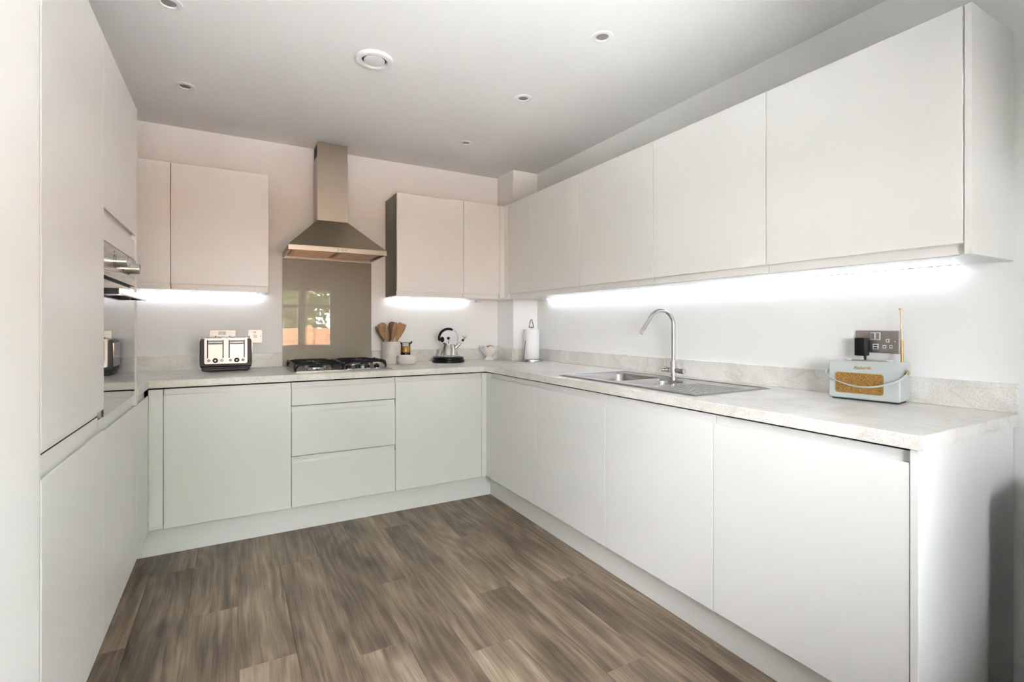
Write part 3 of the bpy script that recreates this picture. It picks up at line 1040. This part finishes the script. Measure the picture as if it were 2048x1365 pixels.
tx, ty = 2.026, 1.880
tp = thing('mixer_tap', (tx, ty, zf), 'tall chrome mixer tap with curved spout behind the sink', 'tap')
bm = BM()
lathe(bm, [(.024, zf), (.024, zf + .004), (.0215, zf + .007), (.0178, zf + .008), (.0178, 1.000), (.0165, 1.003), (0, 1.003)], tx, ty, 32)
mk('body', bm, 'satin', tp)
dv = Vector((-.978, .21, 0)).normalized()
pts = [(tx, ty, 1.000), (tx, ty, 1.10), (tx, ty, 1.193)]
Rr = .074
for i in range(1, 17):
    a = math.radians(150 * i / 16)
    s = Rr - Rr * math.cos(a)
    pts.append((tx + dv.x * s, ty + dv.y * s, 1.193 + Rr * math.sin(a)))
lastp = Vector(pts[-1])
dirn = (lastp - Vector(pts[-2])).normalized()
pts.append(tuple(lastp + dirn * .030))
pts.append(tuple(lastp + dirn * .088))
sp = mk('spout', tube(BM(), pts, .0104, 20), 'satin', tp)
e = Vector(pts[-1])
mk('nozzle', tube(BM(), (e - dirn * .004, e + dirn * .012), .0108, 20), 'chrome', sp)
for s in (1, -1):
    h = mk('valve_handle', tube(BM(), ((tx, ty + s * .016, .9545), (tx, ty + s * .030, .9545), (tx, ty + s * .031, .9545), (tx, ty + s * .071, .9545), (tx, ty + s * .073, .9545)), (.0135, .0135, .0155, .0155, .0145), 24), 'satin', tp)
    mk('lever', cyl(BM(), (tx, ty + s * .056, .966), (tx, ty + s * .056, 1.005), .0026, 10), 'chrome', h)


# ------------------------------------------------------------------ sockets
def plate(t, f, u0, u1, z0, z1):
    """f(u, z, out) -> point; out is the distance from the wall"""
    bm = BM()
    prism(bm, rrect(u0, u1, z0, z1, .003, 3), lambda p, q, a: f(p, q, a), .0005, .0065)
    return mk('plate', bm, 'plate', t, bev=.0012)


def pbox(t, f, name, u0, u1, z0, z1, a0, a1, m, bev=.0006):
    p, q = f(u0, z0, a0), f(u1, z1, a1)
    return mk(name, box(BM(), p[0], q[0], p[1], q[1], p[2], q[2]), m, t, bev=bev)


fb_ = lambda u, z, a: (u, YB - a, z)
s1 = thing('wall_socket', (-.056, YB, 1.115), 'brushed steel double socket on the wall behind the toaster', 'socket')
p = plate(s1, fb_, -.1293, .0168, 1.073, 1.159)
for u in (-.0700, -.0470):
    pbox(p, fb_, 'switch', u - .0095, u + .0095, 1.128, 1.150, .0065, .0090, 'white')
for c in (-.096, -.018):
    for du, z in ((0, 1.117), (-.011, 1.098), (.011, 1.098)):
        pbox(p, fb_, 'pin_hole', c + du - .004, c + du + .004, z - .004, z + .004, .0055, .0070, 'blackm', 0)
s2 = thing('fused_spur', (.130, YB, 1.117), 'square steel fused switch with red marks right of the toaster', 'switch')
p = plate(s2, fb_, .0885, .1715, 1.074, 1.161)
pbox(p, fb_, 'switch', .1185, .1415, 1.108, 1.130, .0065, .0092, 'white')
for u in (.118, .128):
    pbox(p, fb_, 'red_mark', u, u + .0065, 1.142, 1.148, .0064, .0069, 'red', 0)
for u in (.0975, .1625):
    mk('screw', tube(BM(), ((u, YB - .0065, 1.1175), (u, YB - .0078, 1.1175)), .0032, 12), 'blackm', p)

fr_ = lambda u, z, a: (XR - a, u, z)
s3 = thing('wall_socket', (XR, .992, 1.128), 'steel double socket with usb ports above the radio', 'socket')
p = plate(s3, fr_, .9175, 1.0665, 1.0845, 1.1700)
for u in (1.0045, .9865):
    q = pbox(p, fr_, 'switch_surround', u - .0082, u + .0082, 1.134, 1.163, .0065, .0080, 'white')
    pbox(q, fr_, 'switch', u - .0058, u + .0058, 1.137, 1.160, .0080, .0098, 'plate')
q = pbox(p, fr_, 'usb_surround', .985, 1.0050, 1.098, 1.119, .0065, .0080, 'white')
for z in (1.1035, 1.1125):
    pbox(q, fr_, 'usb_port', .9885, 1.0015, z - .0025, z + .0025, .0078, .0084, 'blackm', 0)
for u, z in ((.9545, 1.1315), (.9655, 1.1085), (.9435, 1.1090)):
    q = pbox(p, fr_, 'pin_surround', u - .0062, u + .0062, z - .0066, z + .0066, .0065, .0074, 'white')
    w = (.0016, .0035) if z > 1.12 else (.0032, .0018)
    pbox(q, fr_, 'pin_hole', u - w[0], u + w[0], z - w[1], z + w[1], .0070, .0078, 'blackm', 0)
mk('screw', tube(BM(), ((XR - .0065, .9300, 1.1290), (XR - .0076, .9300, 1.1290)), .0028, 12), 'satin', p)
pa = thing('plug_adapter', (XR - .04, 1.03, 1.08), 'black mains adapter plugged into the socket above the radio', 'plug')
bm = BM()
box(bm, XR - .060, XR - .0235, 1.008, 1.045, 1.0730, 1.1420)
bd = mk('body', bm, 'black', pa, bev=.003)
mk('plug_face', box(BM(), XR - .0235, XR - .0068, 1.004, 1.048, 1.0880, 1.1330), 'blackm', pa, bev=.002)
mk('cable', tube(BM(), ((XR - .036, 1.0180, 1.074), (XR - .035, 1.0180, 1.055), (XR - .029, 1.016, 1.02), (XR - .027, 1.014, .97), (XR - .027, 1.010, .935), (XR - .026, .99, .920), (XR - .0255, .965, .918)), .0028, 10), 'black', pa)
mk('strain_relief', tube(BM(), ((XR - .036, 1.0180, 1.0735), (XR - .035, 1.0180, 1.054)), (.0050, .0036), 12), 'blackm', pa)

# ------------------------------------------------------------------ radio
rz = math.atan2(.8622 - 1.0876, 2.043 - 2.0116)     # local +x runs along the front from its far end
rd = thing('radio', (2.0116, 1.0876, .91), 'pale blue retro portable radio with tan speaker grille at the worktop end', 'radio', rz=rz)
RW, RD, RH = .228, .108, .146                         # local: x along front, y to the wall, z up
bm = BM()
pts = rrect(0, RW, 0.006, RH, .010, 4)
prism(bm, pts, lambda p, q, a: (p, a, q), 0, RD)
case = mk('case', bm, 'radio', rd, bev=.005, world=False, seg=3)
mk('base', box(BM(), .010, RW - .010, .010, RD - .010, .0005, .008), 'blackm', rd, world=False)
gx = (.026, .176)
bm = BM()
prism(bm, rrect(gx[0], gx[1], .029, .101, .008, 5), lambda p, q, a: (p, a, q), -.0010, .002)
mk('speaker_grille', bm, 'grille', rd, world=False)
bm = BM()
o_, i_ = rrect(gx[0] - .0022, gx[1] + .0022, .0268, .1032, .0095, 5), rrect(gx[0], gx[1], .029, .101, .008, 5)
A = [bm.verts.new((x, -.0020, z)) for x, z in o_]
B = [bm.verts.new((x, -.0020, z)) for x, z in i_]
A2 = [bm.verts.new((x, .001, z)) for x, z in o_]
n = len(A)
for i in range(n):
    j = (i + 1) % n
    bm.faces.new((A[i], A[j], B[j], B[i]))
    bm.faces.new((A[i], A2[i], A2[j], A[j]))
mk('grille_bezel', bm, 'gold', rd, world=False)
tcv = bpy.data.curves.new('logo_text', 'FONT')
tcv.body = 'Roberts'
tcv.size = .0175
tcv.shear = .45
tcv.extrude = .0004
tcv.offset = .0003
tob = bpy.data.objects.new('logo_text', tcv)
C.objects.link(tob)
dg_ = bpy.context.evaluated_depsgraph_get()
me = bpy.data.meshes.new_from_object(tob.evaluated_get(dg_))
bpy.data.objects.remove(tob)
me.materials.clear()
me.materials.append(M['gold'])
lo_ = bpy.data.objects.new('logo', me)
C.objects.link(lo_)
lo_.parent = rd
lo_.location = (.083, -.0006, .116)
lo_.rotation_euler = (math.radians(90), math.radians(-4), 0)
# carry strap bowed in front of the case, fixed by brass studs on both ends
path = [(-.006, .052, .112), (-.0085, .030, .106), (-.010, .008, .1005), (-.009, -.006, .097)]
for i in range(25):
    u = i / 24
    path.append((-.004 + (RW + .008) * u, -.011 - .006 * math.sin(math.pi * u), .095 - .041 * math.sin(math.pi * (u * .96 + .02)) ** .75))
path += [(RW + .009, -.006, .097), (RW + .010, .008, .1005), (RW + .0085, .030, .106), (RW + .006, .052, .112)]
mk('carry_strap', tube(BM(), path, .0075, 12, (.26, .95)), 'strap', rd, world=False)
for x, s in ((-.001, -1), (RW + .001, 1)):
    mk('strap_stud', tube(BM(), ((x, .052, .112), (x + s * .010, .052, .112), (x + s * .012, .052, .112)), (.0095, .0095, .006), 20), 'brass', rd, world=False)
for x in (.040, .172):
    bm = BM()
    lathe(bm, [(.013, RH - .001), (.013, RH + .004), (.011, RH + .006), (0, RH + .006)], x, .075, 24)
    mk('top_dial', bm, 'strap', rd, world=False)
mk('top_panel', box(BM(), .060, .150, .045, .095, RH - .001, RH + .0015), 'brass', rd, world=False, bev=.0005)
ax, ay = .207, .095
an = mk('antenna', tube(BM(), ((ax, ay, RH - .002), (ax - .001, ay, .226), (ax - .001, ay, .227)), (.0042, .0042, .003), 14), 'gold', rd, world=False)
mk('antenna_rod', tube(BM(), ((ax - .001, ay, .226), (ax - .003, ay, .268), (ax - .0031, ay, .269), (ax - .005, ay, .338)), (.0028, .0028, .0019, .0019), 12), 'brass', an, world=False)
mk('antenna_tip', tube(BM(), ((ax - .005, ay, .336), (ax - .005, ay, .343)), .0045, 14), 'gold', an, world=False)

# ------------------------------------------------------------------ toaster
TX, TYF = -.0345, 3.500
to = thing('toaster', (TX, TYF, .91), 'black and steel four slot toaster on the left of the worktop', 'toaster')
hw, th_ = .136, .204
dpt = .185
bm = BM()
prism(bm, rrect(-hw + .008, hw - .008, .004, .030, .006, 3), lambda p, q, a: (p, a, q), .008, dpt - .006)
prism(bm, [(-hw, .030), (hw, .030), (hw + .002, .055), (hw, .186), (hw - .006, .198), (-hw + .006, .198), (-hw, .186), (-hw - .002, .055)], lambda p, q, a: (p, a, q), 0, dpt)
prism(bm, [(-hw + .010, .018), (hw - .010, .018), (hw, .031), (-hw, .031)], lambda p, q, a: (p, a, q), 0, dpt)
mk('body', bm, 'black', to, bev=.004, world=False, seg=3)
for s in (-1, 1):
    mk('side_trim', box(BM(), s * (hw + .0012), s * (hw + .0042), .004, dpt - .004, .050, .182), 'chrome', to, bev=.001, world=False)
fpz = (.047, .199)
bm = BM()
pts = rrect(-.1145, .1135, fpz[0], fpz[1], .010, 5)
prism(bm, pts, lambda p, q, a: (p, a, q), -.0035, .002)
fpn = mk('front_panel', bm, 'toast', to, bev=.0008, world=False)
bm = BM()
for i in range(8):
    x = -.112 + i * .032
    tube(bm, ((x - .014, .02, th_ - .004), (x, .02, th_ + .002), (x + .014, .02, th_ - .004)), .006, 8)
box(bm, -.120, .119, .002, dpt - .002, .196, .204)
topo = mk('top_plate', bm, 'toast', to, bev=.001, world=False)
for i in range(4):
    y = .030 + i * .036
    mk('slot', box(BM(), -.108, .107, y, y + .022, .2035, .2050), 'blackm', topo, world=False)
for c in (-.057, .056):
    for s in (-1, 1):
        x = c + s * .0405
        mk('lever_track', box(BM(), x - .003, x + .003, -.0042, -.0033, .082, .192), 'blackm', fpn, world=False)
    bm = BM()
    prism(bm, [(-.0035, .166), (-.024, .168), (-.027, .174), (-.026, .182), (-.020, .187), (-.0035, .189)], lambda p, q, a: (a, p, q), c - .036, c + .036)
    mk('lever', bm, 'toast', fpn, bev=.0015, world=False)
    bm = BM()
    tube(bm, ((c, -.0035, .068), (c, -.010, .068), (c, -.0115, .068)), (.0145, .014, .011), 24)
    k = mk('dial', bm, 'black', fpn, world=False)
    mk('dial_centre', tube(BM(), ((c, -.0115, .068), (c, -.0145, .068)), (.0060, .0055), 18), 'chrome', k, world=False)
    for s in (-1, 1):
        x = c + s * .034
        b_ = mk('button_ring', tube(BM(), ((x, -.0035, .068), (x, -.0055, .068)), .0078, 20), 'blackm', fpn, world=False)
        mk('button', tube(BM(), ((x, -.0055, .068), (x, -.0080, .068)), (.0052, .0046), 18), 'chrome', b_, world=False)
for x in (-.105, .105):
    for y in (.02, .165):
        mk('foot', box(BM(), x - .012, x + .012, y - .008, y + .008, .0003, .006), 'blackm', to, world=False)

# ------------------------------------------------------------------ utensil jar and utensils
JX, JY, JR = 1.013, 3.622, .066
jar = thing('utensil_jar', (JX, JY, .91), 'tall white stoneware jar holding the wooden utensils beside the hob', 'jar')
bm = BM()
lathe(bm, [(0, .0), (JR - .006, .0), (JR - .001, .004), (JR, .012), (JR, .150), (JR - .001, .1605), (JR - .003, .1625), (JR - .006, .1605), (JR - .008, .150), (JR - .008, .012), (0, .010)], 0, 0, 40)
mk('body', bm, 'marble', jar, world=False)


def utensil(label, m, base, tip, head, rot=0.0, name='wooden_utensil'):
    """handle from base to the neck, then a flat head towards tip; head: list of (t, half width, half thickness)"""
    b, t = Vector(base), Vector(tip)
    ax_ = (t - b)
    Ln = ax_.length
    ax_.normalize()
    view = Vector((-.28, -.96, 0))
    n = (view - ax_ * view.dot(ax_)).normalized()
    n = Matrix.Rotation(rot, 3, ax_) @ n
    s = ax_.cross(n)
    o = thing(name, base, label, 'utensil', 'wooden utensils in the jar')
    bm = BM()
    rings = []
    seg = 14
    for tt, hw_, ht in head:
        p = b + ax_ * (Ln * tt)
        rings.append([bm.verts.new(p + s * (hw_ * math.cos(2 * math.pi * k / seg)) + n * (ht * math.sin(2 * math.pi * k / seg))) for k in range(seg)])
    for A, B in zip(rings, rings[1:]):
        for k in range(seg):
            bm.faces.new((A[k], A[(k + 1) % seg], B[(k + 1) % seg], B[k]))
    bm.faces.new(rings[0][::-1]); bm.faces.new(rings[-1])
    mk('blade', bm, m, o)
    return o, b, ax_, n, s, Ln


def P(du, z, dy=0):
    """point in the jar's frontal plane: du to the right as the camera sees it"""
    return (JX + du * .925, JY + dy - du * .12, z)


H = lambda w, t=.0035, top=.85, neck=.52: [(0, .0050, .0050), (neck - .1, .0055, .005), (neck, .007, .005), (neck + .10, w * .62, t), (neck + .2, w * .92, t), (neck + .32, w, t), (top + .06, w * .95, t), (.97, w * .72, t), (1.0, w * .35, t * .8)]
utensil('dark wooden spoon leaning far left in the utensil jar', 'woodd', P(.036, .925, .024), P(-.118, 1.178, .002), H(.017, .006), .9)
o, b, a_, n_, s_, Ln = utensil('slotted olive wood turner second from left in the jar', 'woodm', P(.022, .925, -.012), P(-.082, 1.2075, -.018), H(.034), .1)
for k in (-1, 0, 1):
    p0 = b + a_ * (Ln * .74) + s_ * (k * .012) + n_ * .0030
    p1 = b + a_ * (Ln * .90) + s_ * (k * .014) + n_ * .0030
    mk('slot', tube(BM(), (p0, p1), .0022, 8), 'woodd', o)
utensil('thin dark wooden spatula edge between the two light utensils', 'woodd', P(-.012, .925, .028), P(-.010, 1.190, .028), H(.015), 1.0)
utensil('dark brown wooden spoon behind the light spatulas', 'woodd', P(-.026, .925, .040), P(.026, 1.2165, .046), H(.030, .006), .0)
utensil('pale narrow wooden spatula in the middle of the jar', 'wood', P(-.022, .935, .016), P(.044, 1.2115, .016), H(.022), .55)
o, b, a_, n_, s_, Ln = utensil('broad light wooden spatula with slanted end at the right of the jar', 'wood', P(-.028, .925, -.022), P(.080, 1.204, -.03),
        [(0, .005, .005), (.42, .0055, .005), (.52, .008, .0045), (.60, .014, .0035), (.70, .023, .003), (.85, .030, .003), (.95, .0315, .003), (1.0, .029, .0028)], -.15)

# ------------------------------------------------------------------ salt bowl with spoon, syrup jar
BX, BYY = 1.092, 3.492
bw = thing('salt_bowl', (BX, BYY, .91), 'small cream stoneware bowl in front of the utensil jar', 'bowl')
bm = BM()
lathe(bm, [(0, 0), (.048, 0), (.060, .006), (.0675, .018), (.070, .034), (.0695, .060), (.068, .0645), (.066, .0625), (.0655, .034), (.058, .014), (0, .010)], 0, 0, 40)
mk('body', bm, 'bowlw', bw, world=False)
sp = thing('ceramic_spoon', (BX + .02, BYY, .925), 'white ceramic spoon resting in the small bowl', 'spoon')
tube_p = ((-.030, .0, .012), (-.018, .0, .006), (-.004, .0, .008), (.012, .0, .022), (.050, -.012, .058), (.078, -.020, .082), (.084, -.022, .086))
mk('body', tube(BM(), tube_p, (.006, .014, .014, .007, .0055, .0065, .004), 14, (1, .55)), 'ceram', sp, world=False)
sl = BM()
ball(sl, (0, 0, 0), .050, (1, 1, .25), 24, 10)
st = thing('salt_heap', (BX - .004, BYY, .945), 'heap of white salt filling the small cream bowl', 'salt')
mk('grains', sl, 'white', st, world=False)

sj = thing('syrup_jar', (1.131, 3.655, .91), 'clip top glass jar of amber and dark syrup behind the small bowl', 'jar')
bm = BM()
lathe(bm, [(.030, .0008), (.0358, .008), (.0362, .120), (.034, .130), (.034, .136)], 0, 0, 36)
mk('glass', bm, 'jarglass', sj, world=False)
bm = BM()
lathe(bm, [(0, .0005), (.030, .0005), (.0340, .008), (.0342, .078), (0, .078)], 0, 0, 36)
mk('dark_syrup', bm, 'molass', sj, world=False)
bm = BM()
lathe(bm, [(0, .0785), (.0342, .0785), (.0342, .120), (.032, .126), (0, .127)], 0, 0, 36)
mk('amber_syrup', bm, 'amber', sj, world=False)
bm = BM()
lathe(bm, [(.0335, .1365), (.036, .1385), (.036, .146), (.030, .152), (0, .154)], 0, 0, 36)
mk('lid', bm, 'jarglass', sj, world=False)
for s in (-1, 1):
    bm = BM()
    tube(bm, ((s * .036 * .93, -s * .012, .140), (s * .042 * .93, -s * .014, .152), (s * .046 * .93, -s * .015, .162)), (.0035, .0075, .0030), 8)
    mk('clip', bm, 'blackm', sj, world=False)

# ------------------------------------------------------------------ kettle
KX, KY = 1.434, 3.556
ke = thing('kettle', (KX, KY, .91), 'conical steel kettle with black arched handle on a black base', 'kettle', rz=math.radians(-22))
bm = BM()
lathe(bm, [(0, .0005), (.118, .0005), (.122, .003), (.122, .018), (.119, .021), (.116, .022), (.116, .034), (.112, .040), (.080, .044), (0, .044)], 0, 0, 48)
mk('base', bm, 'black', ke, world=False)
bm = BM()
lathe(bm, [(0, .044), (.082, .044), (.084, .046), (.083, .050), (.074, .056), (.070, .075), (.058, .110), (.0475, .134), (.0465, .137), (0, .137)], 0, 0, 48)
bd = mk('body', bm, 'satin', ke, world=False)
bm = BM()
lathe(bm, [(.0475, .137), (.0475, .140), (.040, .146), (.022, .152), (.004, .156), (.003, .172), (0, .172)], 0, 0, 40)
ld = mk('lid', bm, 'chrome', ke, world=False)
mk('lid_knob', ball(BM(), (0, 0, .182), .0115), 'black', ld, world=False)
# hoop handle: steel wire with black grip over the left and top
hc, hr = (.0, .183), .072


def hp(a, r=hr):
    a = math.radians(a)
    return (hc[0] + r * math.cos(a), 0, hc[1] + r * math.sin(a))


wire = [(.052, 0, .128)] + [hp(a) for a in range(-30, 215, 10)] + [(-.056, 0, .128)]
hw_ = mk('handle_wire', tube(BM(), wire, .0028, 10), 'chrome', ke, world=False)
mk('handle_grip', tube(BM(), [hp(a, hr - .002) for a in range(62, 206, 9)], [.006] + [.0098] * 14 + [.008], 16), 'black', ke, world=False)
mk('grip_heel', ball(BM(), (-.046, 0, .172), .019, (.85, .8, 1.15)), 'black', ke, world=False)
mk('thumb_rod', tube(BM(), ((-.083, 0, .150), (-.0845, 0, .185), (-.082, 0, .228)), (.0022, .0022, .0012), 8), 'chrome', ke, world=False)
spt = mk('spout', tube(BM(), ((.040, 0, .100), (.062, 0, .118), (.100, 0, .157), (.106, 0, .163)), (.021, .0175, .0085, .0075), 20), 'satin', ke, world=False)
wh = mk('whistle', tube(BM(), ((.104, 0, .160), (.112, 0, .169), (.118, 0, .175)), (.0085, .0095, .004), 16), 'black', spt, world=False)
bm = BM()
ball(bm, (.127, 0, .187), .0095, (1.5, .7, .9))
tube(bm, ((.133, 0, .192), (.139, 0, .205), (.142, 0, .208)), (.006, .004, .001), 10)
tube(bm, ((.122, 0, .188), (.108, 0, .196), (.104, 0, .200)), (.005, .006, .001), 10, (1, .4))
tube(bm, ((.122, 0, .175), (.126, 0, .183)), .003, 8)
mk('whistle_bird', bm, 'satin', spt, world=False)

# ------------------------------------------------------------------ egg bowl with eggs
EX, EY = 1.806, 3.602
eb = thing('egg_bowl', (EX, EY, .91), 'white scalloped footed bowl holding eggs beside the boxing', 'bowl')


def scal(a, r, z):
    k = max(0, (z - .045) / .065)
    return r * (1 + .075 * k * math.cos(10 * a)), z + .006 * k * math.cos(10 * a)


bm = BM()
lathe(bm, [(0, .0005), (.041, .0005), (.043, .004), (.036, .012), (.028, .024), (.027, .033), (.036, .041), (.052, .053), (.066, .074), (.076, .098), (.0815, .110), (.0795, .111), (.073, .099), (.062, .076), (.048, .058), (.030, .046), (0, .042)], 0, 0, 80, scal)
mk('body', bm, 'ceram', eb, world=False)
for i, (dx, dy, dz, tl, lab) in enumerate(((-.012, -.018, .100, .5, 'front brown egg in the white scalloped bowl'), (.022, .020, .100, -.6, 'rear brown egg in the white scalloped bowl'), (-.034, .024, .088, .2, 'lower left brown egg in the white scalloped bowl'))):
    bm = BM()
    prof = []
    for k in range(15):
        a = math.pi * k / 14
        prof.append((max(0, .0215 * math.sin(a) * (1 + .10 * math.cos(a))), -.028 * math.cos(a)))
    prof[0] = (0, prof[0][1]); prof[-1] = (0, prof[-1][1])
    lathe(bm, prof, 0, 0, 24)
    e = mk('egg', bm, 'egg', None, world=False)
    e.location = (EX + dx, EY + dy, .91 + dz)
    e.rotation_euler = (tl, 1.1, i)
    tag(e, lab, 'egg', 'eggs in the white bowl')

# ------------------------------------------------------------------ kitchen paper holder
PX, PY = 2.036, 3.330
ph = thing('paper_holder', (PX, PY, .91), 'steel upright kitchen paper holder with round base in the corner', 'holder')
bm = BM()
lathe(bm, [(0, .0005), (.096, .0005), (.099, .002), (.099, .004), (.095, .006), (.094, .014), (.090, .017), (0, .018)], 0, 0, 48)
mk('base', bm, 'satin', ph, world=False)
mk('rod', cyl(BM(), (0, 0, .017), (0, 0, .262), .005, 12), 'satin', ph, world=False)
bm = BM()
lathe(bm, [(0, .262), (.020, .262), (.021, .265), (.019, .268), (0, .268)], 0, 0, 24)
cp = mk('top_cap', bm, 'blackm', ph, world=False)
mk('loop_handle', tube(BM(), ((-.015, .008, .266), (-.012, .006, .290), (-.004, .002, .322), (0, 0, .327), (.004, -.002, .322), (.012, -.006, .290), (.015, -.008, .266)), .0034, 10), 'gun', cp, world=False)
mk('tension_arm', tube(BM(), ((-.078, -.022, .014), (-.074, -.020, .08), (-.067, -.018, .145), (-.064, -.017, .162), (-.066, -.0175, .150)), .0028, 10), 'gun', ph, world=False)
pr = thing('paper_roll', (PX, PY, .929), 'white kitchen paper roll on the steel holder', 'paper roll')
bm = BM()
lathe(bm, [(.021, 0), (.0605, 0), (.0622, .003), (.0622, .228), (.0605, .231), (.021, .231), (.021, 0)], 0, 0, 48)
mk('sheets', bm, 'paper', pr, world=False)

# ------------------------------------------------------------------ ceiling fittings
dl = [(-.213, 2.309, 'recessed white ceiling spot above the fridge housing, cut by the top edge'),
      (-.214, 3.072, 'recessed white ceiling spot nearest the left wall cabinets'),
      (1.380, 1.675, 'nearest recessed ceiling spot of the right row of three'),
      (1.378, 2.338, 'middle recessed ceiling spot of the right row of three'),
      (1.377, 3.098, 'farthest recessed ceiling spot of the right row, nearest the back wall')]
src = None
for x, y, lab in dl:
    t = thing('downlight', (x, y, ZC), lab, 'ceiling light', 'recessed ceiling spots')
    if src is None:
        bm = BM()
        lathe(bm, [(.0455, -.0002), (.0455, -.0028), (.0435, -.0050), (.032, -.0065), (.0285, -.0060), (.0275, -.0010), (.0240, -.0008), (.0455, -.0002)], 0, 0, 40)
        a = mk('bezel', bm, 'white', t, world=False)
        bm = BM()
        lathe(bm, [(.0278, -.0006), (.0245, -.0012), (.0225, -.0010), (.012, -.0022), (0, -.0026)], 0, 0, 32)
        b = mk('lamp_glass', bm, 'lens', t, world=False)
        src = (a, b)
    else:
        for s in src:
            copy_of(s, t)
vt = thing('extract_vent', (.573, 2.332, ZC), 'round white extract vent in the middle of the ceiling', 'vent')
bm = BM()
lathe(bm, [(.084, -.0003), (.086, -.006), (.081, -.014), (.070, -.018), (.060, -.016), (.0575, -.009), (.0575, -.0004)], 0, 0, 48)
mk('ring', bm, 'white', vt, world=False)
bm = BM()
lathe(bm, [(0, -.0004), (.0575, -.0004), (.0575, -.0012), (0, -.0012)], 0, 0, 40)
mk('throat', bm, 'dark', vt, world=False)
bm = BM()
lathe(bm, [(0, -.006), (.044, -.006), (.0475, -.009), (.0465, -.013), (.030, -.0155), (0, -.016)], 0, 0, 40)
mk('valve_disc', bm, 'white', vt, world=False)
mk('stem', cyl(BM(), (0, 0, -.0012), (0, 0, -.007), .006, 12), 'white', vt, world=False)

# ------------------------------------------------------------------ guessed bin, added out of view to shade the end panel
bn = thing('shade_bin', (2.003, .35, 0), 'unseen dark grey pedal bin added by the right wall to shade the end panel', 'bin')
bm = BM()
prism(bm, rrect(-.140, .140, -.12, .12, .035, 5), lambda p, q, a: (p, q, a), .012, .690)
mk('body', bm, 'bin', bn, bev=.003, world=False)
bm = BM()
prism(bm, rrect(-.142, .142, -.122, .122, .036, 5), lambda p, q, a: (p, q, a), .694, .742)
mk('lid', bm, 'bin', bn, bev=.012, world=False, seg=3)
mk('foot_ring', box(BM(), -.135, .135, -.11, .11, .0005, .013), 'blackm', bn, bev=.002, world=False)
mk('pedal', box(BM(), -.04, .04, -.155, -.11, .02, .03), 'satin', bn, bev=.003, world=False)
